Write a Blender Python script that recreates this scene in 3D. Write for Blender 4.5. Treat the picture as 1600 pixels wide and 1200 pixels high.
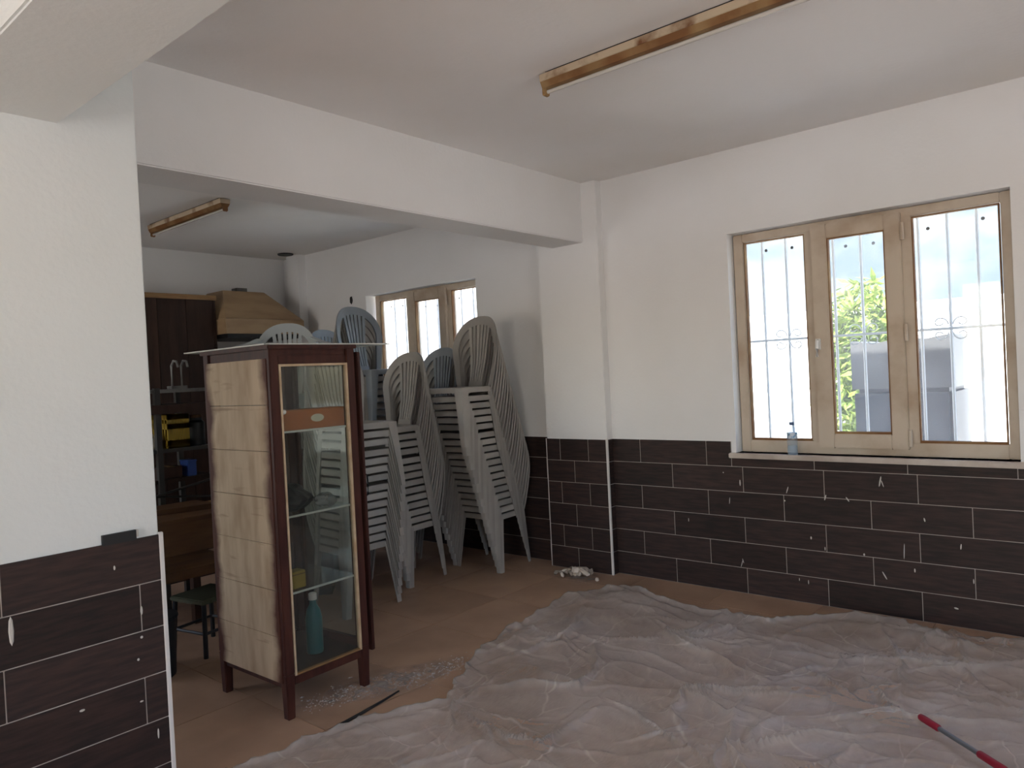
import bpy, bmesh, math, random
import numpy as np
from mathutils import Vector, Matrix

for o in list(bpy.data.objects): bpy.data.objects.remove(o)
scene = bpy.context.scene
COL = scene.collection
R = math.radians
rnd = random.Random(7)

# ------------------------------------------------------------------ camera
cam_d = bpy.data.cameras.new('camera'); cam = bpy.data.objects.new('camera', cam_d); COL.objects.link(cam)
cam_d.sensor_width = 36.0; cam_d.lens = 1159.1258 / 1600 * 36; cam_d.clip_start = .05; cam_d.clip_end = 500
_r = Vector((0.7595174, 0.64856288, -0.04999506)); _u = Vector((0.02925445, 0.04272327, 0.99865855)); _f = Vector((-0.64982882, 0.75996113, -0.01347572))
mw = Matrix((( _r.x, _u.x, -_f.x, 2.8251), (_r.y, _u.y, -_f.y, -4.1895), (_r.z, _u.z, -_f.z, 1.3648), (0, 0, 0, 1)))
cam.matrix_world = mw
scene.camera = cam

# ------------------------------------------------------------------ light and exposure
SKY_STRENGTH = 0.29
SUN_STRENGTH = 6.5
EXPOSURE = 1.68
world = bpy.data.worlds.new('world'); scene.world = world; world.use_nodes = True
wn = world.node_tree; wn.nodes.clear()
wo = wn.nodes.new('ShaderNodeOutputWorld'); wb = wn.nodes.new('ShaderNodeBackground'); ws = wn.nodes.new('ShaderNodeTexSky')
ws.sky_type = 'NISHITA'; ws.sun_disc = False; ws.sun_elevation = R(52); ws.sun_rotation = R(190); ws.air_density = 1.0; ws.dust_density = 2.0
wb.inputs['Strength'].default_value = SKY_STRENGTH
wn.links.new(ws.outputs[0], wb.inputs[0]); wn.links.new(wb.outputs[0], wo.inputs[0])
sd = bpy.data.lights.new('sun', 'SUN'); sd.energy = SUN_STRENGTH; sd.angle = R(.6); sd.color = (1, .95, .87)
so = bpy.data.objects.new('sun', sd); COL.objects.link(so)
so.rotation_euler = Vector((-0.12, .46, -.88)).to_track_quat('-Z', 'Y').to_euler()
def portal(name, loc, rot, w, h):       # marks an opening of the building for the sky sampler, gives off nothing itself
    d = bpy.data.lights.new(name, 'AREA'); d.shape = 'RECTANGLE'; d.size = w; d.size_y = h; d.cycles.is_portal = True
    o = bpy.data.objects.new(name, d); COL.objects.link(o); o.location = loc; o.rotation_euler = rot
scene.view_settings.view_transform = 'Standard'; scene.view_settings.look = 'None'
scene.view_settings.gamma = 1; scene.view_settings.use_curve_mapping = False
scene.view_settings.exposure = EXPOSURE

# ------------------------------------------------------------------ helpers
class MB:
    def __init__(s): s.v = []; s.f = []
    def add(s, vs, fs):
        n = len(s.v); s.v += [tuple(v) for v in vs]; s.f += [tuple(i + n for i in f) for f in fs]; return s
    def box(s, x0, x1, y0, y1, z0, z1, M=None):
        vs = [Vector((x, y, z)) for z in (z0, z1) for y in (y0, y1) for x in (x0, x1)]
        if M: vs = [M @ v for v in vs]
        return s.add(vs, [(0, 2, 3, 1), (4, 5, 7, 6), (0, 1, 5, 4), (2, 6, 7, 3), (0, 4, 6, 2), (1, 3, 7, 5)])
    def hexa(s, b, t):       # four bottom corners (ccw from above), four top corners
        return s.add(list(b) + list(t), [(3, 2, 1, 0), (4, 5, 6, 7), (0, 1, 5, 4), (1, 2, 6, 5), (2, 3, 7, 6), (3, 0, 4, 7)])
    def tube(s, pts, r, n=8, caps=True):
        pts = [Vector(p) for p in pts]; rs = r if isinstance(r, (list, tuple)) else [r] * len(pts)
        rings = []
        up = Vector((0, 0, 1))
        for i, p in enumerate(pts):
            d = (pts[min(i + 1, len(pts) - 1)] - pts[max(i - 1, 0)]).normalized()
            a = d.cross(up)
            if a.length < 1e-3: a = d.cross(Vector((0, 1, 0)))
            a.normalize(); b = a.cross(d)
            rings.append([p + (a * math.cos(2 * math.pi * k / n) + b * math.sin(2 * math.pi * k / n)) * rs[i] for k in range(n)])
        vs = [v for g in rings for v in g]; fs = []
        for i in range(len(pts) - 1):
            for k in range(n):
                k2 = (k + 1) % n
                fs.append((i * n + k, i * n + k2, (i + 1) * n + k2, (i + 1) * n + k))
        if caps: fs.append(tuple(range(n))); fs.append(tuple(reversed(range((len(pts) - 1) * n, len(pts) * n))))
        return s.add(vs, fs)
    def lathe(s, prof, n=20, c=(0, 0, 0)):
        vs = []; fs = []
        for (r, z) in prof:
            for k in range(n): vs.append((c[0] + r * math.cos(2 * math.pi * k / n), c[1] + r * math.sin(2 * math.pi * k / n), c[2] + z))
        for i in range(len(prof) - 1):
            for k in range(n):
                k2 = (k + 1) % n; fs.append((i * n + k, i * n + k2, (i + 1) * n + k2, (i + 1) * n + k))
        fs.append(tuple(reversed(range(n)))); fs.append(tuple(range((len(prof) - 1) * n, len(prof) * n)))
        return s.add(vs, fs)
    def mesh(s, name, mat, smooth=False, bevel=0, fix=True):
        m = bpy.data.meshes.new(name); m.from_pydata(s.v, [], s.f)
        if fix or bevel:
            bm = bmesh.new(); bm.from_mesh(m)
            bmesh.ops.recalc_face_normals(bm, faces=bm.faces[:])
            if bevel: bmesh.ops.bevel(bm, geom=[e for e in bm.edges if len(e.link_faces) == 2 and e.calc_face_angle(0) > .6], offset=bevel, segments=2, affect='EDGES', clamp_overlap=True)
            bm.to_mesh(m); bm.free()
        if mat: m.materials.append(mat)
        if smooth:
            m.polygons.foreach_set('use_smooth', [True] * len(m.polygons))
            m.set_sharp_from_angle(angle=R(40))
        m.update(); return m
    def build(s, name, mat, parent=None, loc=None, **k):
        o = bpy.data.objects.new(name, s.mesh(name, mat, **k)); COL.objects.link(o)
        if parent: o.parent = parent
        if loc is not None: o.location = loc
        return o
def link(name, me, parent=None, loc=(0, 0, 0), rot=(0, 0, 0)):
    o = bpy.data.objects.new(name, me); COL.objects.link(o); o.parent = parent; o.location = loc; o.rotation_euler = rot; return o
def tag(o, label, cat, group=None, kind=None):
    o['label'] = label; o['category'] = cat
    if group: o['group'] = group
    if kind: o['kind'] = kind
    return o
def thing(name, label, cat, loc=(0, 0, 0), rz=0, group=None):
    o = bpy.data.objects.new(name, None); COL.objects.link(o); o.location = loc; o.rotation_euler = (0, 0, rz); o.empty_display_size = .1
    return tag(o, label, cat, group)
def struct(o, label=None):
    o['kind'] = 'structure'
    if label: o['label'] = label
    return o
def bx(*a): return MB().box(*a)
def _h(c):                       # sRGB 0-255 to linear
    return tuple(((v / 255 + .055) / 1.055) ** 2.4 if v > 10 else v / 255 / 12.92 for v in c) + (1,)

# ------------------------------------------------------------------ materials
def mat(name, col, rough=.6, spec=.4, metal=0, col2=None, nscale=6, ndet=4, stretch=(1, 1, 1), lo=.35, hi=.65, bump=0, bscale=40, rand=0, coords='Object', bdist=.01):
    m = bpy.data.materials.new(name); m.use_nodes = True; nt = m.node_tree; N = nt.nodes; L = nt.links
    b = N['Principled BSDF']; b.inputs['Roughness'].default_value = rough; b.inputs['Specular IOR Level'].default_value = spec; b.inputs['Metallic'].default_value = metal
    b.inputs['Base Color'].default_value = col
    tc = N.new('ShaderNodeTexCoord'); mp = N.new('ShaderNodeMapping'); mp.inputs['Scale'].default_value = stretch
    L.new(tc.outputs[coords], mp.inputs['Vector'])
    oi = N.new('ShaderNodeObjectInfo')
    if rand:
        ad = N.new('ShaderNodeVectorMath'); ad.operation = 'ADD'; ml = N.new('ShaderNodeMath'); ml.operation = 'MULTIPLY'; ml.inputs[1].default_value = 57
        L.new(oi.outputs['Random'], ml.inputs[0]); L.new(mp.outputs[0], ad.inputs[0]); L.new(ml.outputs[0], ad.inputs[1]); vec = ad.outputs[0]
    else: vec = mp.outputs[0]
    out = None
    if col2 is not None:
        nz = N.new('ShaderNodeTexNoise'); nz.inputs['Scale'].default_value = nscale; nz.inputs['Detail'].default_value = ndet; L.new(vec, nz.inputs['Vector'])
        mr = N.new('ShaderNodeMapRange'); mr.inputs['From Min'].default_value = lo; mr.inputs['From Max'].default_value = hi; L.new(nz.outputs['Fac'], mr.inputs['Value'])
        mx = N.new('ShaderNodeMix'); mx.data_type = 'RGBA'; mx.inputs['A'].default_value = col; mx.inputs['B'].default_value = col2
        L.new(mr.outputs[0], mx.inputs['Factor']); out = mx.outputs['Result']
    if rand:
        hs = N.new('ShaderNodeHueSaturation'); mr2 = N.new('ShaderNodeMapRange'); mr2.inputs['To Min'].default_value = 1 - rand; mr2.inputs['To Max'].default_value = 1 + rand
        L.new(oi.outputs['Random'], mr2.inputs['Value']); L.new(mr2.outputs[0], hs.inputs['Value'])
        if out: L.new(out, hs.inputs['Color'])
        else: hs.inputs['Color'].default_value = col
        out = hs.outputs['Color']
    if out: L.new(out, b.inputs['Base Color'])
    if bump:
        n2 = N.new('ShaderNodeTexNoise'); n2.inputs['Scale'].default_value = bscale; n2.inputs['Detail'].default_value = 4; L.new(vec, n2.inputs['Vector'])
        bp = N.new('ShaderNodeBump'); bp.inputs['Strength'].default_value = bump; bp.inputs['Distance'].default_value = bdist
        L.new(n2.outputs['Fac'], bp.inputs['Height']); L.new(bp.outputs[0], b.inputs['Normal'])
    return m
M = {}
M['paint'] = mat('white_wall_paint', (.785, .77, .755, 1), .75, .25, col2=(.735, .715, .69, 1), nscale=1.3, lo=.4, hi=.75, bump=.25, bscale=55, bdist=.004)
M['paint_cool_light'] = mat('white_paint_cool_light_tint', (.70, .725, .715, 1), .75, .25, col2=(.66, .68, .66, 1), nscale=1.3, lo=.4, hi=.75, bump=.25, bscale=55, bdist=.004)  # white wall paint with the cool light of the left side put into its colour
M['ceil'] = mat('ceiling_paint', (.86, .84, .825, 1), .8, .2, col2=(.81, .78, .74, 1), nscale=.9, lo=.45, hi=.7, bump=.3, bscale=40, bdist=.004)
M['tile'] = mat('dark_wood_look_tile', (.024, .017, .016, 1), .55, .22, col2=(.046, .026, .022, 1), nscale=5, ndet=6, stretch=(1.6, 1.6, 14), lo=.38, hi=.66, rand=.22, bump=.12, bscale=30, bdist=.002)
M['grout'] = mat('pale_grout', (.42, .38, .34, 1), .9, .1, col2=(.33, .29, .26, 1), nscale=12)
M['floor'] = mat('tan_floor_tile', (.45, .29, .195, 1), .42, .35, col2=(.34, .215, .145, 1), nscale=3.2, ndet=6, lo=.35, hi=.68, rand=.06, bump=.05, bscale=20, bdist=.002)
M['fgrout'] = mat('floor_grout', (.09, .065, .048, 1), .9, .1)
M['white'] = mat('white_pvc_trim', (.66, .63, .60, 1), .5, .3)
M['drip'] = mat('dried_white_paint', (.50, .47, .43, 1), .7, .2)
M['pvc'] = mat('grimy_cream_pvc', (.56, .47, .37, 1), .5, .35, col2=(.36, .25, .16, 1), nscale=5, ndet=8, lo=.45, hi=.80, bump=.05)
M['sill'] = mat('sill_marble', (.56, .49, .43, 1), .4, .4, col2=(.40, .33, .28, 1), nscale=7, ndet=6)
M['seal'] = mat('dark_rubber_seal', (.06, .04, .03, 1), .7, .2)
M['bar'] = mat('white_painted_iron', (.72, .74, .77, 1), .5, .4)
M['chair'] = mat('grey_moulded_plastic', (.37, .345, .315, 1), .42, .45, col2=(.30, .285, .262, 1), nscale=7, lo=.4, hi=.8, rand=.12)
M['chair_bluelit'] = mat('grey_plastic_blue_light_tint', (.25, .275, .30, 1), .38, .5, col2=(.21, .235, .26, 1), nscale=7, lo=.4, hi=.8, rand=.08)  # same grey plastic, bluish light on the top chairs mixed into the colour
M['mahog'] = mat('mahogany_varnish', (.042, .013, .010, 1), .5, .25, col2=(.068, .022, .015, 1), nscale=9, stretch=(4, 4, .6), rand=.1)
M['rust'] = mat('rusty_cream_metal', (.55, .44, .31, 1), .55, .35, col2=(.17, .07, .025, 1), nscale=7, ndet=8, lo=.50, hi=.66)
M['rustd'] = mat('brown_rusted_strip', (.19, .085, .03, 1), .7, .3, col2=(.32, .20, .09, 1), nscale=6, ndet=8, lo=.45, hi=.7)
M['dark'] = mat('black_plastic', (.012, .012, .013, 1), .5, .4)
M['tubeg'] = mat('fluorescent_tube_glass', (.60, .57, .52, 1), .15, .6)
M['hood'] = mat('tan_hood_enamel', (.42, .29, .165, 1), .5, .35, col2=(.33, .215, .12, 1), nscale=3, stretch=(1, 1, 4), lo=.4, hi=.7)
M['panel'] = mat('dark_wood_panel', (.028, .014, .010, 1), .55, .22, col2=(.052, .026, .017, 1), nscale=6, stretch=(3, 3, .5), rand=.2)
M['oak'] = mat('light_wood_trim', (.30, .175, .075, 1), .55, .3, col2=(.22, .12, .05, 1), nscale=9, stretch=(4, .6, 4))
M['brown'] = mat('orange_brown_board', (.12, .056, .022, 1), .55, .25, col2=(.08, .036, .015, 1), nscale=6, stretch=(4, .7, 4), rand=.2)
M['steel'] = mat('dull_steel', (.20, .195, .185, 1), .45, .4, col2=(.10, .095, .09, 1), nscale=8)
M['rack'] = mat('dark_painted_steel', (.045, .042, .04, 1), .55, .3)
M['yellow'] = mat('yellow_crate_plastic', (.34, .22, .018, 1), .5, .4)
M['blue'] = mat('blue_plastic', (.014, .055, .26, 1), .4, .5)
M['teal'] = mat('teal_plastic', (.012, .15, .17, 1), .4, .5)
M['olive'] = mat('olive_cloth', (.075, .075, .048, 1), .85, .1)
M['orange'] = mat('orange_box_card', (.42, .125, .022, 1), .5, .35)
M['paper'] = mat('white_paper', (.62, .58, .46, 1), .8, .2)
M['knob'] = mat('white_knob', (.8, .78, .74, 1), .3, .5)
M['red'] = mat('red_grip', (.22, .008, .022, 1), .45, .4)
M['tubegrey'] = mat('grey_metal_tube', (.17, .18, .20, 1), .35, .5, metal=.6)
M['rubble'] = mat('plaster_rubble', (.58, .51, .44, 1), .9, .1, col2=(.36, .29, .23, 1), nscale=14, rand=.35)
M['dust'] = mat('plaster_dust', (.42, .38, .35, 1), .95, .05)
M['ground'] = mat('pale_concrete', (.62, .60, .56, 1), .9, .1, col2=(.52, .50, .46, 1), nscale=.6)
M['white_ext'] = mat('white_render', (.82, .81, .78, 1), .85, .1)
M['leaf'] = mat('green_leaves', (.16, .26, .035, 1), .55, .3, col2=(.30, .36, .07, 1), nscale=2.5)
M['bark'] = mat('bark', (.12, .08, .05, 1), .9, .1)
M['hill'] = mat('hillside', (.075, .095, .11, 1), .95, .05, col2=(.15, .16, .16, 1), nscale=.12, ndet=8, lo=.4, hi=.65)
M['tank_hi'] = mat('grey_plastic_cover', (.13, .13, .135, 1), .4, .4)
M['tank_lo'] = mat('dark_slate_plastic', (.040, .045, .058, 1), .45, .4)

def panelwood():                 # unpainted boards, varnish brushed over from the posts
    m = mat('bare_plywood', (.55, .42, .285, 1), .6, .25, col2=(.40, .285, .18, 1), nscale=4, ndet=6, stretch=(5, 3, 1.2), lo=.38, hi=.72)
    nt = m.node_tree; N = nt.nodes; L = nt.links; b = N['Principled BSDF']; src = b.inputs['Base Color'].links[0].from_socket
    tc = N.new('ShaderNodeTexCoord'); sp = N.new('ShaderNodeSeparateXYZ'); L.new(tc.outputs['Object'], sp.inputs[0])
    mp = N.new('ShaderNodeMapping'); mp.inputs['Scale'].default_value = (5, 1, 6); L.new(tc.outputs['Object'], mp.inputs[0])
    nz = N.new('ShaderNodeTexNoise'); nz.inputs['Scale'].default_value = 1; nz.inputs['Detail'].default_value = 4; L.new(mp.outputs[0], nz.inputs['Vector'])
    a2 = N.new('ShaderNodeMath'); a2.operation = 'ABSOLUTE'; L.new(sp.outputs['X'], a2.inputs[0])
    a3 = N.new('ShaderNodeMath'); a3.operation = 'MULTIPLY_ADD'; L.new(nz.outputs['Fac'], a3.inputs[0]); a3.inputs[1].default_value = .11; L.new(a2.outputs[0], a3.inputs[2])
    mr = N.new('ShaderNodeMapRange'); mr.inputs['From Min'].default_value = .238; mr.inputs['From Max'].default_value = .285; L.new(a3.outputs[0], mr.inputs['Value'])
    # brushed horizontal streaks
    mp2 = N.new('ShaderNodeMapping'); mp2.inputs['Scale'].default_value = (3, 1, 22); L.new(tc.outputs['Object'], mp2.inputs[0])
    n2 = N.new('ShaderNodeTexNoise'); n2.inputs['Scale'].default_value = 1.3; n2.inputs['Detail'].default_value = 2; L.new(mp2.outputs[0], n2.inputs['Vector'])
    m2 = N.new('ShaderNodeMapRange'); m2.inputs['From Min'].default_value = .66; m2.inputs['From Max'].default_value = .78; m2.inputs['To Max'].default_value = .55; L.new(n2.outputs['Fac'], m2.inputs['Value'])
    mx0 = N.new('ShaderNodeMix'); mx0.data_type = 'RGBA'; mx0.inputs['B'].default_value = (.17, .085, .045, 1); L.new(src, mx0.inputs['A']); L.new(m2.outputs[0], mx0.inputs['Factor'])
    mx = N.new('ShaderNodeMix'); mx.data_type = 'RGBA'; mx.inputs['B'].default_value = (.075, .024, .015, 1); L.new(mx0.outputs['Result'], mx.inputs['A']); L.new(mr.outputs[0], mx.inputs['Factor'])
    L.new(mx.outputs['Result'], b.inputs['Base Color']); return m
M['ply'] = panelwood()

def clear(name, tint, haze=.08, hazecol=(.8, .8, .8, 1), gl=.06, rough=.02):
    m = bpy.data.materials.new(name); m.use_nodes = True; nt = m.node_tree; N = nt.nodes; L = nt.links
    N.remove(N['Principled BSDF']); out = N['Material Output']
    t = N.new('ShaderNodeBsdfTransparent'); t.inputs[0].default_value = tint
    g = N.new('ShaderNodeBsdfGlossy'); g.inputs['Roughness'].default_value = rough; g.inputs['Color'].default_value = (.9, .9, .9, 1)
    d = N.new('ShaderNodeBsdfTranslucent'); d.inputs[0].default_value = hazecol
    d2 = N.new('ShaderNodeBsdfDiffuse'); d2.inputs[0].default_value = hazecol
    dm = N.new('ShaderNodeMixShader'); dm.inputs[0].default_value = .5; L.new(d.outputs[0], dm.inputs[1]); L.new(d2.outputs[0], dm.inputs[2])
    nz = N.new('ShaderNodeTexNoise'); nz.inputs['Scale'].default_value = 3.5; nz.inputs['Detail'].default_value = 5
    tc = N.new('ShaderNodeTexCoord'); L.new(tc.outputs['Object'], nz.inputs['Vector'])
    mr = N.new('ShaderNodeMapRange'); mr.inputs['From Min'].default_value = .3; mr.inputs['From Max'].default_value = .7; mr.inputs['To Min'].default_value = haze * .5; mr.inputs['To Max'].default_value = haze * 1.5
    L.new(nz.outputs['Fac'], mr.inputs['Value'])
    m1 = N.new('ShaderNodeMixShader'); L.new(mr.outputs[0], m1.inputs[0]); L.new(t.outputs[0], m1.inputs[1]); L.new(dm.outputs[0], m1.inputs[2])
    fr = N.new('ShaderNodeLayerWeight'); fr.inputs['Blend'].default_value = .5
    fp = N.new('ShaderNodeMath'); fp.operation = 'POWER'; fp.inputs[1].default_value = 5; L.new(fr.outputs['Facing'], fp.inputs[0])
    f2 = N.new('ShaderNodeMath'); f2.operation = 'MULTIPLY_ADD'; f2.inputs[1].default_value = min(.8, gl * 12); f2.inputs[2].default_value = gl * .6; L.new(fp.outputs[0], f2.inputs[0]); f2.use_clamp = True
    m2 = N.new('ShaderNodeMixShader'); L.new(f2.outputs[0], m2.inputs[0]); L.new(m1.outputs[0], m2.inputs[1]); L.new(g.outputs[0], m2.inputs[2])
    L.new(m2.outputs[0], out.inputs[0]); return m
M['glass'] = clear('dusty_window_glass', (.93, .96, .97, 1), .10, (.85, .86, .88, 1))
M['cglass'] = clear('cabinet_glass', (.86, .88, .86, 1), .045, (.50, .50, .46, 1), .04)
M['bead'] = mat('bare_wood_bead', (.56, .43, .29, 1), .6, .25, col2=(.42, .29, .18, 1), nscale=12)
M['gedge'] = mat('pale_glass_edge', (.62, .62, .57, 1), .3, .5)
M['bottle'] = clear('clear_bottle_plastic', (.88, .93, .97, 1), .12, (.75, .82, .9, 1), .06)
M['bag'] = clear('clear_plastic_bag', (.8, .8, .8, 1), .4, (.5, .5, .5, 1), .08, .15)
M['label'] = mat('blue_bottle_label', (.10, .26, .45, 1), .4, .4, col2=(.55, .62, .7, 1), nscale=60, lo=.45, hi=.55)
M['cap'] = mat('blue_bottle_cap', (.10, .16, .30, 1), .4, .4)

def tarpmat():
    m = clear('crumpled_clear_sheet', (.90, .885, .87, 1), .36, (.88, .85, .82, 1), .055, .24)
    nt = m.node_tree; N = nt.nodes; L = nt.links
    tc = N.new('ShaderNodeTexCoord')
    n = N.new('ShaderNodeTexNoise'); n.inputs['Scale'].default_value = 24; n.inputs['Detail'].default_value = 6; n.inputs['Distortion'].default_value = 1.5
    mp = N.new('ShaderNodeMapping'); mp.inputs['Scale'].default_value = (1.6, .7, 1); mp.inputs['Rotation'].default_value = (0, 0, .7)
    L.new(tc.outputs['Object'], mp.inputs[0]); L.new(mp.outputs[0], n.inputs['Vector'])
    # warped straight crease lines, whitened where the film has been folded
    w = N.new('ShaderNodeTexNoise'); w.inputs['Scale'].default_value = 3; w.inputs['Detail'].default_value = 3; L.new(tc.outputs['Object'], w.inputs['Vector'])
    wa = N.new('ShaderNodeVectorMath'); wa.operation = 'MULTIPLY_ADD'; wa.inputs[1].default_value = (.18, .18, 0); L.new(w.outputs['Color'], wa.inputs[0]); L.new(tc.outputs['Object'], wa.inputs[2])
    lines = []
    for sc_, wid, rot, st in ((2.3, .022, .5, (1, .42, 1)), (4.1, .024, -.5, (.4, 1, 1)), (7.5, .035, .9, (1, .35, 1))):
        mp2 = N.new('ShaderNodeMapping'); mp2.inputs['Rotation'].default_value = (0, 0, rot); mp2.inputs['Scale'].default_value = st; L.new(wa.outputs[0], mp2.inputs[0])
        v = N.new('ShaderNodeTexVoronoi'); v.voronoi_dimensions = '2D'; v.feature = 'DISTANCE_TO_EDGE'; v.inputs['Scale'].default_value = sc_; L.new(mp2.outputs[0], v.inputs['Vector'])
        r = N.new('ShaderNodeMapRange'); r.inputs['From Min'].default_value = wid; r.inputs['From Max'].default_value = 0; L.new(v.outputs['Distance'], r.inputs['Value'])
        br = N.new('ShaderNodeTexNoise'); br.inputs['Scale'].default_value = sc_ * .8; L.new(mp2.outputs[0], br.inputs['Vector'])
        b2 = N.new('ShaderNodeMapRange'); b2.inputs['From Min'].default_value = .50; b2.inputs['From Max'].default_value = .68; L.new(br.outputs['Fac'], b2.inputs['Value'])
        mu = N.new('ShaderNodeMath'); mu.operation = 'MULTIPLY'; L.new(r.outputs[0], mu.inputs[0]); L.new(b2.outputs[0], mu.inputs[1]); lines.append(mu)
    mx1 = N.new('ShaderNodeMath'); mx1.operation = 'MAXIMUM'; L.new(lines[0].outputs[0], mx1.inputs[0]); L.new(lines[1].outputs[0], mx1.inputs[1])
    mx2 = N.new('ShaderNodeMath'); mx2.operation = 'MAXIMUM'; L.new(mx1.outputs[0], mx2.inputs[0]); L.new(lines[2].outputs[0], mx2.inputs[1])
    hsum = N.new('ShaderNodeMath'); hsum.operation = 'MULTIPLY_ADD'; hsum.inputs[1].default_value = .55; L.new(mx2.outputs[0], hsum.inputs[0]); L.new(n.outputs['Fac'], hsum.inputs[2])
    b = N.new('ShaderNodeBump'); b.inputs['Strength'].default_value = .5; b.inputs['Distance'].default_value = .008; L.new(hsum.outputs[0], b.inputs['Height'])
    for k in list(N):
        if k.type in ('BSDF_GLOSSY', 'BSDF_DIFFUSE', 'BSDF_TRANSLUCENT', 'LAYER_WEIGHT'): L.new(b.outputs[0], k.inputs['Normal'])
        if k.type == 'TEX_NOISE' and k.inputs['Scale'].default_value == 3.5: k.inputs['Scale'].default_value = 2.2
    for k in list(N):
        if k.type == 'MIX_SHADER' and k.inputs[1].links[0].from_node.type == 'BSDF_TRANSPARENT':
            src = k.inputs[0].links[0].from_socket; ad = N.new('ShaderNodeMath'); ad.operation = 'MULTIPLY_ADD'; ad.inputs[1].default_value = .20
            L.new(mx2.outputs[0], ad.inputs[0]); L.new(src, ad.inputs[2])
            lw = N.new('ShaderNodeLayerWeight'); lw.inputs['Blend'].default_value = .5; L.new(b.outputs[0], lw.inputs['Normal'])       # more film along a grazing ray
            pw = N.new('ShaderNodeMath'); pw.operation = 'POWER'; pw.inputs[1].default_value = 3; L.new(lw.outputs['Facing'], pw.inputs[0])
            a5 = N.new('ShaderNodeMath'); a5.operation = 'MULTIPLY_ADD'; a5.inputs[1].default_value = .38; a5.use_clamp = True
            L.new(pw.outputs[0], a5.inputs[0]); L.new(ad.outputs[0], a5.inputs[2]); L.new(a5.outputs[0], k.inputs[0])
    return m
M['tarp'] = tarpmat()

# ------------------------------------------------------------------ room dimensions
H = 2.616; XP = .348; YP = -3.113; XBACK = -3.715; XR = 4.6; YR = -7.5; YB = .03; BEAM0, BEAM1 = -.275, -.014; ZB = 2.2187
PILX0, PILX1, PILD = -.400, .101, .0686
WZ0, WZ1 = .832, 2.125        # window opening
WX0, WX1 = .965, 2.365
BX0, BX1 = -2.452, -1.105
portal('rear_opening_portal', (2.3, YR - .1, 1.15), (R(90), 0, 0), 2.8, 2.3)
portal('side_opening_portal', (XR + .1, -2.95, 1.5), (R(90), 0, R(90)), 1.9, 1.4)
portal('yard_door_portal', (-2.2, -4.7, 1.35), (R(90), 0, 0), 1.9, 1.3)
portal('window_portal', ((WX0 + WX1) / 2, .22, (WZ0 + WZ1) / 2), (R(-90), 0, 0), 1.4, 1.3)
portal('back_window_portal', ((BX0 + BX1) / 2, .25, (WZ0 + WZ1) / 2), (R(-90), 0, 0), 1.35, 1.3)

# ------------------------------------------------------------------ floor with its tiles
fl = MB().box(XBACK - .2, XR + .2, YR - .2, .25, -.15, -.006).build('floor', M['fgrout']); struct(fl, 'tan tiled floor of the hall')
TS = .55; ftm = bx(-TS / 2 + .0018, TS / 2 - .0018, -TS / 2 + .0018, TS / 2 - .0018, -.008, 0).mesh('tile', M['floor'])
fx0 = .33 - 8 * TS; fy0 = -2.505 - 9 * TS
for i in range(17):
    for j in range(14):
        cx, cy = fx0 + (i + .5) * TS, fy0 + (j + .5) * TS
        if cx < XBACK or cx > XR + .2 or cy > .3 or cy < YR: continue
        if cx < XP - .3 and cy < -4.7: continue
        link('tile', ftm, fl, (cx, cy, 0))
# ------------------------------------------------------------------ ceiling, beams
struct(MB().box(XBACK - .2, XR + .2, YR - .2, .25, H, H + .2).build('ceiling', M['ceil']), 'white painted ceiling with faint yellow stains')
struct(MB().box(BEAM0, BEAM1, YP + .01, -PILD + .03, ZB, H + .01).build('beam_1', M['paint'], bevel=.006), 'white beam across the opening to the back room')
struct(MB().box(XP - .03, XR, -3.636, -3.337, 2.19, H + .01).build('beam_2', M['paint_cool_light'], bevel=.006), 'white beam above the left wall end')

# ------------------------------------------------------------------ walls
def wall_with_hole(mb, x0, x1, y0, y1, hx0, hx1, hz0, hz1):
    mb.box(x0, hx0, y0, y1, 0, H); mb.box(hx1, x1, y0, y1, 0, H); mb.box(hx0, hx1, y0, y1, 0, hz0); mb.box(hx0, hx1, y0, y1, hz1, H); return mb
wr = wall_with_hole(MB(), -.2, XR + .2, .0, .23, WX0, WX1, WZ0, WZ1).build('wall_right', M['paint'], fix=False); struct(wr, 'white wall with the large window and dark tiled lower half')
wrb = wall_with_hole(MB(), XBACK - .2, -.2, YB, .23, BX0, BX1, WZ0, WZ1).build('wall_right_back', M['paint'], fix=False); struct(wrb, 'white wall of the back room with its window behind the chairs')
pil = MB().box(PILX0, PILX1, -PILD, .1, 0, H).build('wall_pilaster', M['paint'], bevel=.004); struct(pil, 'white pilaster with dark tiled foot where the beam ends')
wb_ = MB().box(XBACK - .2, XBACK, -4.8, YB, 0, H).build('wall_back', M['paint']); struct(wb_, 'far white wall of the back room')
struct(MB().box(-3.53, -3.34, -.06, YB + .02, 0, H).build('wall_corner_chase', M['paint'], bevel=.004), 'narrow boxed pipe chase in the back corner')
wl = MB().box(.10, XP, YR, YP, 0, H).build('wall_left', M['paint_cool_light'], bevel=.004); struct(wl, 'near white wall end at the left with dark tiled foot')
struct(wall_with_hole(MB(), XBACK, .10, -4.8, -4.6, -3.15, -1.25, .7, 2.0).build('wall_side', M['paint'], fix=False), 'side wall of the back room hidden by the near wall')
struct(wall_with_hole(MB(), XP, XR + .2, YR - .2, YR, .9, 3.7, 0, 2.3).build('wall_rear', M['paint'], fix=False), 'wall behind the viewer with a wide open shop entrance')
we = MB()
we.box(XR, XR + .2, YR, -3.9, 0, H).box(XR, XR + .2, -2.0, .0, 0, H).box(XR, XR + .2, -3.9, -2.0, 0, .8).box(XR, XR + .2, -3.9, -2.0, 2.2, H)
struct(we.build('wall_far_side', M['paint'], fix=False), 'side wall to the right of the viewer with an opening')

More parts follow.
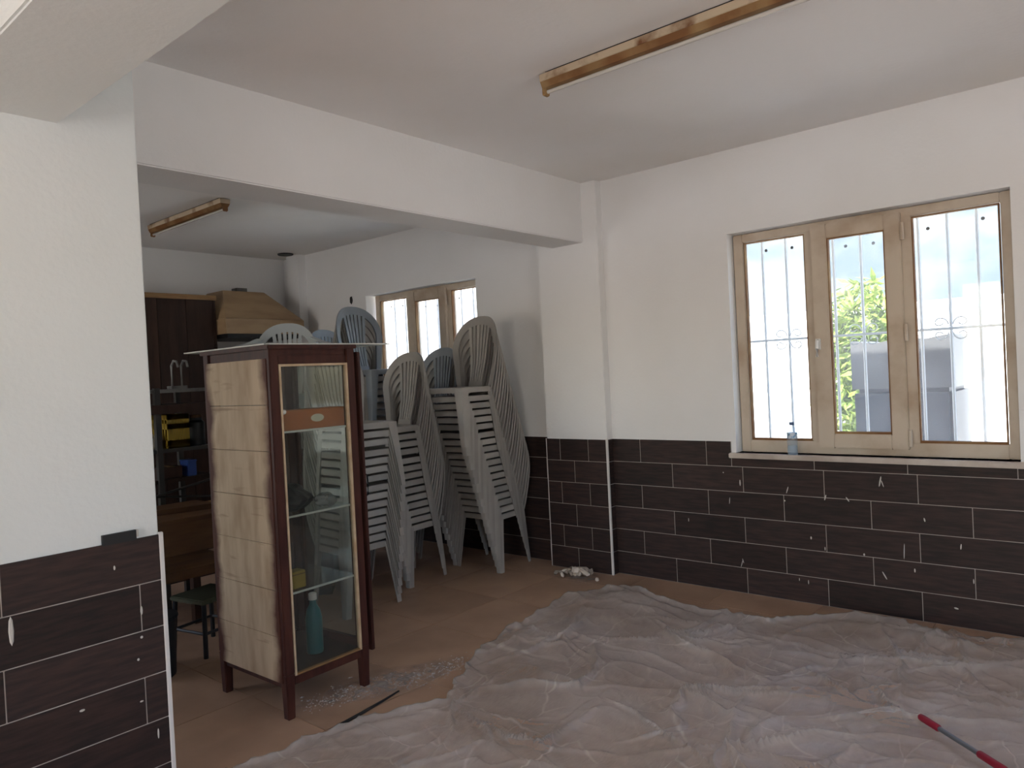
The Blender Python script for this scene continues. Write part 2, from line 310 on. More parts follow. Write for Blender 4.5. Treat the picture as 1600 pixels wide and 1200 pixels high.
# wall tiles -------------------------------------------------------
RH = .15; G = .0032; TT = .007
_tc = {}
def tile_mesh(axis, ln, h, sgn):
    key = (axis, round(ln, 4), round(h, 4), sgn)
    if key not in _tc:
        a = ln / 2; b = h / 2; t0, t1 = (0, TT) if sgn > 0 else (-TT, 0)
        _tc[key] = (bx(-a, a, t0, t1, -b, b) if axis == 'x' else bx(t0, t1, -a, a, -b, b)).mesh('tile', M['tile'], bevel=.0012)
    return _tc[key]
def tile_row(parent, axis, plane, sgn, a, b, z0, z1, joints):
    cuts = [a] + sorted(j for j in joints if a + .012 < j < b - .012) + [b]
    for s, e in zip(cuts[:-1], cuts[1:]):
        me = tile_mesh(axis, e - s - 2 * G / 1.0 * .5, z1 - z0 - G, sgn); c = (s + e) / 2; z = (z0 + z1) / 2
        link('tile', me, parent, (c, plane, z) if axis == 'x' else (plane, c, z))
L_ = .4619
def joints(x0, lo, hi):
    k0 = math.floor((lo - x0) / L_); return [x0 + k * L_ for k in range(k0, k0 + int((hi - lo) / L_) + 3)]
def grout(parent, axis, plane, sgn, a, b, z0=0, z1=.898):
    p0, p1 = (plane, plane + .0055) if sgn > 0 else (plane - .0055, plane)
    (bx(a, b, p0, p1, z0, z1) if axis == 'x' else bx(p0, p1, a, b, z0, z1)).build('grout', M['grout'], parent)
grout(wr, 'x', 0, -1, PILX1, WX0 - .03); grout(wr, 'x', 0, -1, WX0 - .03, WX1 + .03, 0, .80); grout(wr, 'x', 0, -1, WX1 + .03, XR)
for r in range(6):                       # from the top row down
    z1 = .9 - r * RH; z0 = z1 - RH
    x0 = .3135 if r % 2 == 0 else .5393
    if r == 0:
        tile_row(wr, 'x', 0, -1, PILX1, WX0 - .03, z0, z1, [.3135, .7754])
        tile_row(wr, 'x', 0, -1, WX0 - .03, WX1 + .03, z0, .803, [1.415, 1.882, 2.352])
        tile_row(wr, 'x', 0, -1, WX1 + .03, XR, z0, z1, joints(.3135, WX1, XR))
    else: tile_row(wr, 'x', 0, -1, PILX1, XR, z0, z1, joints(x0, PILX1, XR))
    tile_row(wrb, 'x', YB, -1, -3.34, PILX0, z0, z1, joints(x0 - .1, -3.4, PILX0))
    tile_row(pil, 'x', -PILD, -1, PILX0, PILX1, z0, z1, [-.284, -.048] if r % 2 == 0 else [-.167])
    tile_row(pil, 'y', PILX1, 1, -PILD, -TT, z0, z1, [])
    tile_row(pil, 'y', PILX0, -1, -PILD, YB - TT, z0, z1, [])
    tile_row(wl, 'y', XP, 1, -6.2, YP, z0, z1, joints(-3.184 if r % 2 else -3.564 + .0, -6.2, YP) if r else joints(-3.561, -6.2, YP))
    tile_row(wl, 'x', YP, 1, .10, XP, z0, z1, [])
grout(wrb, 'x', YB, -1, -3.34, PILX0); grout(pil, 'x', -PILD, -1, PILX0, PILX1); grout(wl, 'y', XP, 1, -6.2, YP)
grout(wl, 'x', YP, 1, .10, XP); grout(pil, 'y', PILX0, -1, -PILD, YB)
# trims at the tiled corners
def trim(n, x, y, label): struct(MB().box(x - .007, x + .007, y - .007, y + .007, 0, .905).build('trim_%d' % n, M['white'], bevel=.002), label)
trim(1, PILX1 + .003, -PILD - .004, 'white corner strip on the pilaster edge'); trim(2, XP + .004, YP + .004, 'white corner strip on the near wall edge'); 
struct(MB().box(PILX0 - .0035, PILX0 + .0005, -PILD - .0085, -PILD - .004, 0, .9).build('trim_3', M['white']), 'thin white corner strip on the far pilaster edge')

# dried paint drips on the tiles
def drip_mesh(w, h):
    n = 8; vs = [(math.cos(2 * math.pi * k / n) * w / 2, -.0, math.sin(2 * math.pi * k / n) * h / 2) for k in range(n)]
    vs += [(x * .6, -.002, z * .7) for x, y, z in vs[:n]]
    return MB().add(vs, [(k, (k + 1) % n, n + (k + 1) % n, n + k) for k in range(n)] + [tuple(range(n, 2 * n))]).mesh('paint_drip', M['drip'])
for (x, z, w, h, rot) in [(1.749, .706, .012, .07, .2), (1.76, .695, .007, .045, -.3), (1.467, .602, .010, .04, .3), (1.583, .60, .010, .035, -.6), (.982, .655, .011, .045, 0), (.912, .544, .006, .05, .1), (1.95, .522, .010, .025, -.2), (1.381, .37, .012, .02, 0), (1.454, .318, .008, .025, 0), (1.655, .31, .012, .016, 0), (1.85, .35, .007, .10, .05), (2.106, .403, .009, .035, .1), (1.752, .211, .010, .055, -.5), (1.896, .257, .010, .025, 0), (1.306, .127, .006, .02, 0), (1.356, .119, .007, .03, 0), (2.075, .092, .03, .010, .2), (.971, .174, .006, .055, .3), (.979, .191, .006, .035, -.3), (2.154, .238, .008, .03, 0), (1.243, .568, .011, .012, 0), (.88, .711, .009, .009, 0), (.637, .404, .006, .028, 0), (1.26, .63, .008, .05, .3)]:
    link('paint_drip', drip_mesh(w * .7, h * .85), wr, (x, -TT - .0003, z), (0, rot, 0))
for (y, z, w, h) in [(-3.541, .706, .014, .085), (-3.257, .821, .006, .015), (-3.183, .667, .008, .03), (-3.187, .582, .009, .009), (-3.201, .514, .008, .009), (-3.371, .415, .016, .008), (-3.152, .257, .006, .035), (-3.198, .379, .012, .006)]:
    link('paint_drip', drip_mesh(w, h), wl, (XP + TT + .0003, y, z), (0, 0, R(90)))
# open junction box hole at the near wall, other holes
jb = MB().box(XP - .002, XP + .012, -3.288, -3.187, .896, .928).build('junction_box', M['dark']); tag(jb, 'open black junction box slot above the dark tiles at the left', 'junction box')
bx(XP - .001, XP + .014, -3.187, -3.181, .906, .928).build('plaster_rim', M['drip'], jb)
def blob(name, m, c, rx, rz, ry, label, cat):
    vs = []; n = 12
    for k in range(n):
        a = 2 * math.pi * k / n; j = .8 + .4 * rnd.random(); vs.append((c[0] + rx * j * math.cos(a), c[1], c[2] + rz * j * math.sin(a)))
    vs += [(x, y - ry, z) for x, y, z in vs]
    o = MB().add(vs, [(k, (k + 1) % n, n + (k + 1) % n, n + k) for k in range(n)] + [tuple(range(n, 2 * n)), tuple(reversed(range(n)))]).build(name, m); return tag(o, label, cat)
blob('cable_outlet', M['dark'], (-2.655, YB, 2.108), .022, .038, .004, 'small black cable hole in the wall beside the back window', 'cable hole')
dk = MB().lathe([(.07, -.012), (.075, 0)], 16, (-3.38, -.16, H)).build('duct_cap', M['dark']); tag(dk, 'round black duct hole in the ceiling of the back corner', 'duct hole')

# ------------------------------------------------------------------ windows
def make_window(n, dx, y, w0, label):
    root = bpy.data.objects.new('window_%d' % n, None); COL.objects.link(root); root.location = (dx, y, 0); struct(root, label)
    X0, X1, Z0, Z1 = .970, 2.360, .832, 2.122
    f = MB(); ya, yb = .075, .135
    fr = bpy.data.objects.new('window_frame', None); COL.objects.link(fr); fr.parent = root
    for q in ((X0, X0 + .058, Z0, Z1), (X1 - .045, X1, Z0, Z1), (X0 + .058, X1 - .045, Z1 - .048, Z1), (X0 + .058, X1 - .045, Z0, Z0 + .070), (1.385, 1.437, Z0 + .070, Z1 - .048), (1.868, 1.928, Z0 + .070, Z1 - .048)):
        bx(q[0], q[1], ya, yb, q[2], q[3]).build('frame_bar', M['pvc'], fr, bevel=.004)
    s = MB(); sx0, sx1, sz0, sz1 = 1.425, 1.882, .868, 2.100; gx0, gx1, gz0, gz1 = 1.512, 1.803, .947, 2.022; a, b = .052, .115
    sa = bpy.data.objects.new('sash', None); COL.objects.link(sa); sa.parent = root
    for q in ((sx0, gx0, sz0, sz1), (gx1, sx1, sz0, sz1), (gx0, gx1, sz0, gz0), (gx0, gx1, gz1, sz1)):
        bx(q[0], q[1], a, b, q[2], q[3]).build('sash_bar', M['pvc'], sa, bevel=.004)
    t = .006
    for (p, q, u, v, yy) in [(gx0, gx1, gz0, gz1, .058), (1.033, 1.385, .902, 2.070, .080), (1.928, 2.310, .902, 2.070, .080)]:
        for k in ((p, p + t, u, v), (q - t, q, u, v), (p + t, q - t, u, u + t * 2), (p + t, q - t, v - t, v)): bx(k[0], k[1], yy, yy + .03, k[2], k[3]).build('glazing_seal', M['rustd'], root)
    bx(gx0, gx1, .082, .087, gz0, gz1).build('pane', M['glass'], sa)
    bx(1.033, 1.385, .100, .105, .902, 2.070).build('pane', M['glass'], root); bx(1.928, 2.310, .100, .105, .902, 2.070).build('pane', M['glass'], root)
    h = MB().box(1.436, 1.462, .040, .053, 1.415, 1.475).tube([(1.449, .045, 1.465), (1.449, .022, 1.462), (1.449, .018, 1.42), (1.449, .018, 1.375)], .009, 8)
    h.build('handle', M['knob'], sa, smooth=True)
    for z in (.93, 1.478, 2.0): MB().tube([(1.889, .050, z - .045), (1.889, .050, z + .045)], .010, 8).build('hinge', M['pvc'], sa)
    for (x, z) in [(1.16, 2.01), (1.31, 2.005), (1.60, 1.97), (1.74, 1.965), (2.0, 2.0), (2.24, 2.01)]:
        MB().lathe([(.008, 0), (.009, .003)], 10).build('fixing_spot', M['tubegrey'], root, loc=(x, .1, z)).rotation_euler = (R(90), 0, 0)
    # iron grille outside
    g = thing('window_grille', 'pale iron grille with scrolls outside %s' % ('the large window' if n == 1 else 'the back room window'), 'grille', (dx, y, 0))
    yg = .19
    for x in (1.10, 1.24, 1.505, 1.65, 1.935, 2.07, 2.20): MB().tube([(x, yg, .835), (x, yg, 2.12)], .008, 6).build('bar', M['bar'], g)
    MB().tube([(WX0 + .0, yg - .004, 1.487), (WX1, yg - .004, 1.487)], .008, 6).build('bar', M['bar'], g)
    for cx in (1.24, 1.65, 2.07):
        sc = MB()
        for sx in (-1, 1):
            for sz in (-1, 1):
                pts = []
                for k in range(19):
                    a = k / 18; th = math.pi * 1.75 * a; rr = .036 * (1 - .55 * a)
                    pts.append((cx + sx * (.046 - rr * math.cos(th) ), yg - .012, 1.487 + sz * (.006 + .034 + rr * math.sin(th) - .034 * (1 - a) * .6)))
                sc.tube(pts, .0035, 5)
        sc.build('scroll', M['bar'], g, smooth=True)
    return root
make_window(1, 0, 0, WX0, 'three-part cream window with a middle opening sash')
make_window(2, BX0 - WX0 + .035, YB, BX0, 'three-part cream window of the back room behind stacked chairs')
sill = MB().box(WX0 - .035, WX1 + .03, -.035, .23, .803, .832).build('window_sill', M['sill'], bevel=.004); struct(sill, 'pale stone sill under the large window')
sill2 = MB().box(BX0 - .035, BX1 + .03, -.01, .23, .803, .832).build('window_sill', M['sill'], bevel=.004); struct(sill2, 'pale stone sill under the back room window')

# ------------------------------------------------------------------ glass display cabinet
cab = thing('display_cabinet', 'narrow display cabinet with mahogany posts, glass front and bare plywood side', 'cabinet', (-.125, -2.338, 0), R(1.0))
cx0, cx1, cy0, cy1, cz0, cz1 = -.262, .262, -.215, .215, .135, 1.530; PW = .042
for (px, py) in ((cx1 - PW, cy0), (cx1 - PW, cy1 - PW), (cx0, cy0), (cx0, cy1 - PW)):
    q = MB().hexa([(px + .004, py + .004, 0), (px + PW - .004, py + .004, 0), (px + PW - .004, py + PW - .004, 0), (px + .004, py + PW - .004, 0)], [(px, py, cz0 + .05), (px + PW, py, cz0 + .05), (px + PW, py + PW, cz0 + .05), (px, py + PW, cz0 + .05)])
    q.box(px, px + PW, py, py + PW, cz0 + .05, cz1 - .012).build('post', M['mahog'], cab, bevel=.003)
f = MB().box(cx1 - .032, cx1 - .006, cy0 + PW, cy1 - PW, 1.452, 1.488).box(cx1 - .022, cx1 - .010, cy0 + PW, cy1 - PW, 1.488, 1.520); f.build('top_rail', M['mahog'], cab, bevel=.003)
MB().box(cx1 - .034, cx1 - .004, cy0 + PW, cy1 - PW, .135, .172).build('bottom_rail', M['mahog'], cab, bevel=.003)
for za, zb_ in ((1.45, 1.52), (.135, .172)): bx(cx0 + .01, cx0 + .03, cy0 + PW, cy1 - PW, za, zb_).build('back_rail', M['mahog'], cab)
for za, zb_ in ((1.478, 1.52), (.125, .150)): bx(cx0 + PW, cx1 - PW, cy0 + .010, cy0 + .030, za, zb_).build('side_rail', M['mahog'], cab)
MB().box(cx0 - .012, cx1 + .010, cy0 - .010, cy1 + .010, 1.514, 1.532).build('top_board', M['mahog'], cab, bevel=.003)
MB().box(cx0 + .02, cx1 - .02, cy0 + .02, cy1 - .02, .150, .166).build('bottom_board', M['panel'], cab)
nb = 7; bh = (1.478 - .150) / nb
for k in range(nb):      # boards of the bare side
    z0 = .150 + k * bh
    MB().box(cx0 + PW - .020, cx1 - PW + .020, cy0 - .004, cy0 + .010, z0 + .0012, z0 + bh - .0012).build('board', M['ply'], cab)
g0, g1, gz0, gz1 = cy0 + PW + .012, cy1 - PW - .006, .172, 1.452
bd = MB(); xx0, xx1 = cx1 - .022, cx1 - .002; t = .0095
for part in ((g0 - t, g0, gz0, gz1), (g1, g1 + t, gz0, gz1), (g0, g1, gz1 - t, gz1), (g0, g1, gz0, gz0 + .006)):
    bx(xx0, xx1, *part).build('glazing_bead', M['oak'] if part[3] < .3 else M['bead'], cab)
MB().box(cx1 - .016, cx1 - .012, g0, g1, gz0, gz1).build('front_glass', M['cglass'], cab)
MB().box(cx0 + .016, cx0 + .020, cy0 + PW, cy1 - PW, gz0, 1.45).build('back_glass', M['cglass'], cab)
for z in (1.168, .815, .497):
    sh = MB().box(cx0 + .03, cx1 - .035, cy0 + .014, cy1 - .02, z, z + .005).build('shelf', M['cglass'], cab)
    MB().box(cx1 - .035, cx1 - .030, cy0 + .02, cy1 - .025, z - .002, z + .006).build('shelf_edge', M['gedge'], sh)
    for x in (cx0 + .05, cx1 - .06): MB().box(x, x + .012, cy0 + .008, cy0 + .022, z - .01, z).build('shelf_peg', M['steel'], sh)
# door on the side away from the wall end, ajar
dr = bpy.data.objects.new('door', None); COL.objects.link(dr); dr.parent = cab; dr.location = (cx0 + .01, cy1 + .004, 0); dr.rotation_euler = (0, 0, R(3.2))
dl = cx1 - cx0 - .03
for part in ((0, .042, .14, 1.50), (dl - .042, dl, .14, 1.50)): MB().box(part[0], part[1], 0, .020, part[2], part[3]).build('door_stile', M['mahog'], dr, bevel=.003)
for part in ((.14, .18), (1.46, 1.50)): MB().box(.042, dl - .042, 0, .020, *part).build('door_rail', M['mahog'], dr)
MB().box(.042, dl - .042, .008, .012, .18, 1.46).build('door_glass', M['cglass'], dr)
MB().tube([(dl - .02, .020, .945), (dl - .02, .042, .935), (dl - .02, .045, .89), (dl - .02, .042, .845), (dl - .02, .020, .835)], .004, 6).build('handle', M['dark'], dr, smooth=True)
MB().lathe([(.009, 0), (.009, .008), (.005, .010)], 10).build('lock', M['steel'], dr, loc=(dl - .02, .020, .775)).rotation_euler = (R(-90), 0, 0)
MB().lathe([(.006, 0), (.010, .008), (.010, .014), (.006, .018)], 12).build('knob', M['knob'], cab, loc=(cx1 - .030, cy0 + .068, 1.255)).rotation_euler = (0, R(90), 0)
# loose glass sheet on the cabinet and things inside it
gs = thing('glass_sheet', 'loose glass sheet with pale edges lying on top of the cabinet', 'glass sheet')
MB().box(-.56, .125, -2.555, -1.905, 1.534, 1.538).build('sheet', M['cglass'], gs)
e = MB().box(-.56, .127, -2.557, -2.555, 1.533, 1.5385).box(-.56, .127, -1.905, -1.903, 1.533, 1.5385).box(.125, .127, -2.557, -1.903, 1.533, 1.5385).box(-.562, -.56, -2.557, -1.903, 1.533, 1.5385); e.build('ground_edge', M['gedge'], gs)
def inside(name, label, cat, loc): return thing(name, label, cat, loc, R(1.0))
ob = inside('flat_box', 'long orange box with a pale oval mark on the top cabinet shelf', 'box', (.03, -2.330, 1.1735))
MB().box(-.06, .06, -.185, .185, 0, .085).build('box_body', M['orange'], ob, bevel=.004)
n = 20; MB().add([(.0615, .03 + .034 * math.cos(2 * math.pi * k / n), .045 + .017 * math.sin(2 * math.pi * k / n)) for k in range(n)], [tuple(range(n))]).build('oval_mark', M['paper'], ob, fix=False)
yc = inside('yellow_card', 'small yellow card box on the lowest cabinet shelf', 'card box', (.04, -2.415, .5025))
MB().box(-.03, .03, -.035, .03, 0, .072).build('card_body', M['yellow'], yc, bevel=.003); MB().box(-.031, .031, -.036, .031, .058, .061).build('lid_seam', M['brown'], yc)
def crumple(name, m, loc, r, sc, seed, parent=None):
    bm = bmesh.new(); bmesh.ops.create_icosphere(bm, subdivisions=3, radius=r); rr = random.Random(seed)
    dirs = [Vector((rr.gauss(0, 1), rr.gauss(0, 1), rr.gauss(0, 1))).normalized() for _ in range(26)]
    for v in bm.verts:
        d = v.co.normalized(); k = max(d.dot(q) for q in dirs); v.co = d * r * (.62 + .42 * k ** 4)
        v.co.x *= sc[0]; v.co.y *= sc[1]; v.co.z *= sc[2]
    zm = min(v.co.z for v in bm.verts)
    for v in bm.verts: v.co.z = max(v.co.z - zm - .1 * r * sc[2], 0)
    me = bpy.data.meshes.new(name); bm.to_mesh(me); bm.free(); me.materials.append(m)
    o = bpy.data.objects.new(name, me); COL.objects.link(o); o.location = loc; o.parent = parent; return o
tag(crumple('black_bag', M['dark'], (.02, -2.405, .8205), .085, (1, 1.1, .75), 3), 'crumpled black bag on the middle cabinet shelf', 'bag')
tag(crumple('clear_bag', M['bag'], (.05, -2.255, .8205), .05, (.9, 1.2, .7), 5), 'crumpled clear plastic bag beside the black bag in the cabinet', 'bag')
tb = inside('spray_bottle', 'teal bottle standing on the cabinet floor behind the glass', 'bottle', (-.04, -2.285, .1665))
MB().lathe([(.035, 0), (.037, .01), (.037, .15), (.03, .19), (.015, .215), (.015, .235)], 18).build('bottle_body', M['teal'], tb, smooth=True)
MB().lathe([(.018, .235), (.018, .262), (.012, .266)], 14).build('cap', M['knob'], tb, smooth=True)

# ------------------------------------------------------------------ moulded plastic chairs
SF, SRr = .19, .145         # seat front (-y) and rear (+y)
ST = .392
def seat_outline(inset=0, n=5):
    c = [(-.183, -SF), (.183, -SF), (.160, SRr), (-.160, SRr)]; r = .045; pts = []
    for i in range(4):
        p = Vector(c[i]); a = (Vector(c[i - 1]) - p).normalized(); b = (Vector(c[(i + 1) % 4]) - p).normalized()
        for k in range(n + 1):
            t = k / n; q = p + a * r * (1 - t) ** 2 + b * r * t ** 2
            pts.append(q)
    out = []
    for q in pts:
        d = q - Vector((0, -.02)); s = (d.length - inset) / d.length; out.append(Vector((0, -.02)) + d * s)
    return out
def seat_mesh(m):
    mb = MB(); rings = []
    for (ins, z) in ((-.001, ST - .037), (0, ST - .012), (.006, ST - .002), (.016, ST), (.06, ST - .008), (.12, ST - .013)):
        rings.append([(q.x, q.y, z) for q in seat_outline(ins)])
    n = len(rings[0]); vs = [v for g in rings for v in g] + [(0, -.02, ST - .014)]; fs = []
    for i in range(len(rings) - 1):
        for k in range(n): fs.append((i * n + k, i * n + (k + 1) % n, (i + 1) * n + (k + 1) % n, (i + 1) * n + k))
    c = len(vs) - 1
    for k in range(n): fs.append(((len(rings) - 1) * n + k, (len(rings) - 1) * n + (k + 1) % n, c))
    # inner skin
    inn = [[(q.x, q.y, z) for q in seat_outline(i2)] for (i2, z) in ((.003, ST - .037), (.005, ST - .014), (.06, ST - .016))]
    o = len(vs); vs += [v for g in inn for v in g] + [(0, -.02, ST - .020)]
    for i in range(2):
        for k in range(n): fs.append((o + i * n + (k + 1) % n, o + i * n + k, o + (i + 1) * n + k, o + (i + 1) * n + (k + 1) % n))
    for k in range(n): fs.append((o + 2 * n + (k + 1) % n, o + 2 * n + k, len(vs) - 1)); fs.append((k, o + k, o + (k + 1) % n, (k + 1) % n))
    mb.add(vs, fs); return mb.mesh('seat', m, smooth=True, fix=False)
def leg_mesh(sx, front, m):
    sy = -1 if front else 1
    if front: top = (sx * .181, -SF); foot = (sx * .213, -.212); w0, w1 = .070, .038
    else: top = (sx * .158, SRr); foot = (sx * .180, .168); w0, w1 = .058, .034
    rows = []; th = .0045
    for k in range(4):
        t = k / 3; z = (ST - .006) * (1 - t); x = top[0] + (foot[0] - top[0]) * t; y = top[1] + (foot[1] - top[1]) * t; w = w0 + (w1 - w0) * t ** .8
        r = .012; ix, iy = -sx, -sy
        L6 = [(x + ix * w, y), (x + ix * r, y), (x + ix * r * .3, y + iy * r * .3), (x, y + iy * r), (x, y + iy * w), (x + ix * th, y + iy * w), (x + ix * th, y + iy * (r + .004)), (x + ix * (r + .004), y + iy * th), (x + ix * w, y + iy * th)]
        rows.append([(a, b, z) for a, b in L6])
    n = 9; vs = [v for g in rows for v in g]; fs = []
    for i in range(3):
        for k in range(n): fs.append((i * n + k, i * n + (k + 1) % n, (i + 1) * n + (k + 1) % n, (i + 1) * n + k))
    fs.append(tuple(range(n))); fs.append(tuple(reversed(range(3 * n, 4 * n))))
    return MB().add(vs, fs).mesh('leg', m, smooth=True)
def bmap(s, t, off=0):
    y = SRr - .030 + .062 * max(0, t / .51) ** 1.25 + .055 * (1 - (s / .21) ** 2) * min(1, .35 + t / .3) + off
    return (s, y, ST - .012 + t)
def outer_inner():
    O, I_ = [], []
    for k in range(7):
        t = .27 * k / 6; O.append((.162 + .051 * (k / 6) ** .8, t)); I_.append((.124 + .048 * (k / 6) ** .8, t))
    for k in range(1, 13):
        a = math.pi / 2 * k / 12; ca, sa_ = max(0, math.cos(a)) ** .85, max(0, math.sin(a)) ** .95
        O.append((.213 * ca, .27 + .240 * sa_)); I_.append((.172 * ca, .27 + .178 * sa_))
    O = O + [(-s, t) for s, t in O[-2::-1]]; I_ = I_ + [(-s, t) for s, t in I_[-2::-1]]
    return O, I_
def thick(mb, A, B, th=.011, lip=0):
    n = len(A); vs = [bmap(*p) for p in A] + [bmap(*p) for p in B] + [bmap(p[0], p[1], th) for p in A] + [bmap(p[0], p[1], th) for p in B]; fs = []
    for k in range(n - 1):
        fs += [(k, k + 1, n + k + 1, n + k), (2 * n + k + 1, 2 * n + k, 3 * n + k, 3 * n + k + 1), (k + 1, k, 2 * n + k, 2 * n + k + 1), (n + k, n + k + 1, 3 * n + k + 1, 3 * n + k)]
    fs += [(0, n, 3 * n, 2 * n), (n - 1, 3 * n - 1, 4 * n - 1, 2 * n - 1)]
    mb.add(vs, fs)
def itop(s):                     # height of the arch underside above s
    ca = min(1, abs(s) / .172) ** (1 / .85); a = math.acos(ca); return .27 + .178 * max(0, math.sin(a)) ** .95
NS = 6
def slat(mb, k):
    c0 = (k - (NS - 1) / 2) * .0205; c1 = (k - (NS - 1) / 2) * .036
    A, B = [], []
    for i in range(7):
        u = i / 6; t = .035 + u * (itop(c1) + .006 - .035); c = c0 + (c1 - c0) * u ** 1.2; w = .0155 + .008 * u
        A.append((c + w / 2, t)); B.append((c - w / 2, t))
    thick(mb, A, B, .008)
def frame_mb():
    mb = MB(); O, I_ = outer_inner(); thick(mb, O, I_, .014)
    thick(mb, [(.066, -.005), (.066, .02), (.064, .045)], [(-.066, -.005), (-.066, .02), (-.064, .045)], .010)
    thick(mb, [(.135, -.004), (.135, .012)], [(-.135, -.004), (-.135, .012)], .010); return mb
def chair_kit(m, ck):
    kit = {'seat': seat_mesh(m), 'frame': frame_mb().mesh('backrest', m, smooth=True), 'legs': [leg_mesh(sx, fr, m) for fr in (1, 0) for sx in (-1, 1)]}
    mb = frame_mb()
    for k in range(NS): slat(mb, k)
    kit['back'] = mb.mesh('backrest', m, smooth=True)
    kit['slats'] = []
    for k in range(NS):
        mb = MB(); slat(mb, k); kit['slats'].append(mb.mesh('slat', m, smooth=True))
    return kit
KIT = {k: chair_kit(M[k], k) for k in ('chair', 'chair_bluelit')}
def chair(loc, rz, kit, label, group, top):
    t = thing('plastic_chair', label, 'chair', loc, rz, group); K = KIT[kit]
    link('seat', K['seat'], t)
    b = link('backrest', K['frame'] if top else K['back'], t)
    if top:
        for s in K['slats']: link('slat', s, b)
    for l in K['legs']: link('leg', l, t)
    return t
ORD = ['top', 'second', 'third', 'fourth', 'fifth', 'sixth', 'seventh', 'eighth', 'ninth', 'tenth', 'eleventh', 'twelfth', 'thirteenth', 'fourteenth', 'fifteenth', 'sixteenth', 'seventeenth', 'eighteenth', 'nineteenth', 'twentieth', 'twenty-first', 'twenty-second', 'twenty-third']
def stack(x, y, rz, n, dz, df, where, group, gaps=(), topkit='chair', kit='chair', seed=0):
    rr = random.Random(seed); z = 0; fwd = Vector((math.sin(rz), -math.cos(rz)))
    extra = .010 * len(gaps); base = (dz * (n - 1) - extra) / (n - 1)
    for i in range(n):
        pos = n - 1 - i
        p = Vector((x, y)) + fwd * (df * i)
        lab = ('topmost grey plastic chair of ' if pos == 0 else 'bottom grey plastic chair of ' if pos == n - 1 else '%s grey plastic chair from the top of ' % ORD[pos]) + where
        chair((p.x + rr.uniform(-.002, .002), p.y, z), rz + R(rr.uniform(-.5, .5)), topkit if pos == 0 else kit, lab, group, pos < 2)
        z += base + (.010 if pos in gaps else 0)
stack(-.790, -.215, R(0), 19, .0500, .0160, 'the tall stack beside the tiled pilaster', 'chair stack beside the pilaster', (1, 6), seed=1)
stack(-1.080, -.790, R(0), 14, .0510, .0105, 'the middle stack before the back window', 'chair stack in the middle', (4,), seed=2)
stack(-.915, -1.415, R(90), 15, .0520, .0065, 'the stack right behind the glass cabinet', 'chair stack behind the cabinet', (3, 7), seed=3)
stack(-1.210, -.215, R(0), 15, .0500, .0185, 'the stack half hidden by the pilaster stack', 'half hidden chair stack', (), 'chair_bluelit', seed=4)
stack(-1.960, -.610, R(90), 22, .0503, .0175, 'the highest stack left of the back window', 'highest chair stack', (), 'chair_bluelit', 'chair', seed=5)
stack(-2.780, -.265, R(90), 20, .0500, .0165, 'the rearmost stack showing over the cabinet', 'rearmost chair stack', (), 'chair_bluelit', 'chair', seed=6)

# two armchairs of the same plastic standing on a dark sideboard
def arm_mesh(sx, m):
    pts = [(sx * .175, SRr + .020, ST + .395), (sx * .235, SRr - .02, ST + .365), (sx * .285, SRr - .10, ST + .345), (sx * .290, -.06, ST + .325), (sx * .265, -SF + .01, ST + .285), (sx * .235, -SF - .005, ST + .14), (sx * .200, -SF - .008, ST - .02)]
    ws = [.02, .028, .030, .030, .028, .022, .02]; vs = []; fs = []
    for (x, y, z), w in zip(pts, ws): vs += [(x - w, y, z), (x + w, y, z - .006), (x + w, y + .002, z - .016), (x - w, y + .002, z - .010)]
    for i in range(len(pts) - 1):
        for k in range(4): fs.append((i * 4 + k, i * 4 + (k + 1) % 4, i * 4 + 4 + (k + 1) % 4, i * 4 + 4 + k))
    fs += [(0, 1, 2, 3), tuple(len(vs) - 4 + k for k in (3, 2, 1, 0))]
    return MB().add(vs, fs).mesh('armrest', m, smooth=True)
M['chairl'] = mat('pale_grey_plastic', (.42, .45, .46, 1), .36, .5); KIT['chairl'] = chair_kit(M['chairl'], 'l'); AM = [arm_mesh(s, M['chairl']) for s in (-1, 1)]
sbz = .910
for i, lab in enumerate(('pale grey plastic armchair with slotted back showing above the cabinet',)):
    c = chair((-1.58 + .012 * i, -1.39 - .012 * i, sbz + .05 * i), R(48), 'chairl', lab, None, True); c.name = 'plastic_armchair'; c['category'] = 'armchair'
    for a in AM: link('armrest', a, c)
sb = thing('sideboard', 'dark wooden sideboard behind the cabinet carrying a pale armchair', 'sideboard', (-1.58, -1.39, 0), R(48))
MB().box(-.29, .29, -.27, .25, .06, .885).build('body', M['panel'], sb); MB().box(-.31, .31, -.29, .27, .885, .910).build('top_board', M['panel'], sb, bevel=.003)
for s in (-1, 1):
    d = MB().box(min(0, s * .28) + .004, max(0, s * .28) - .004, -.288, -.27, .10, .865).build('door', M['panel'], sb, bevel=.003); MB().box(s * .03 - .006, s * .03 + .006, -.300, -.288, .46, .54).build('handle', M['steel'], d)
MB().box(-.27, .27, -.24, .22, 0, .06).build('plinth', M['dark'], sb)

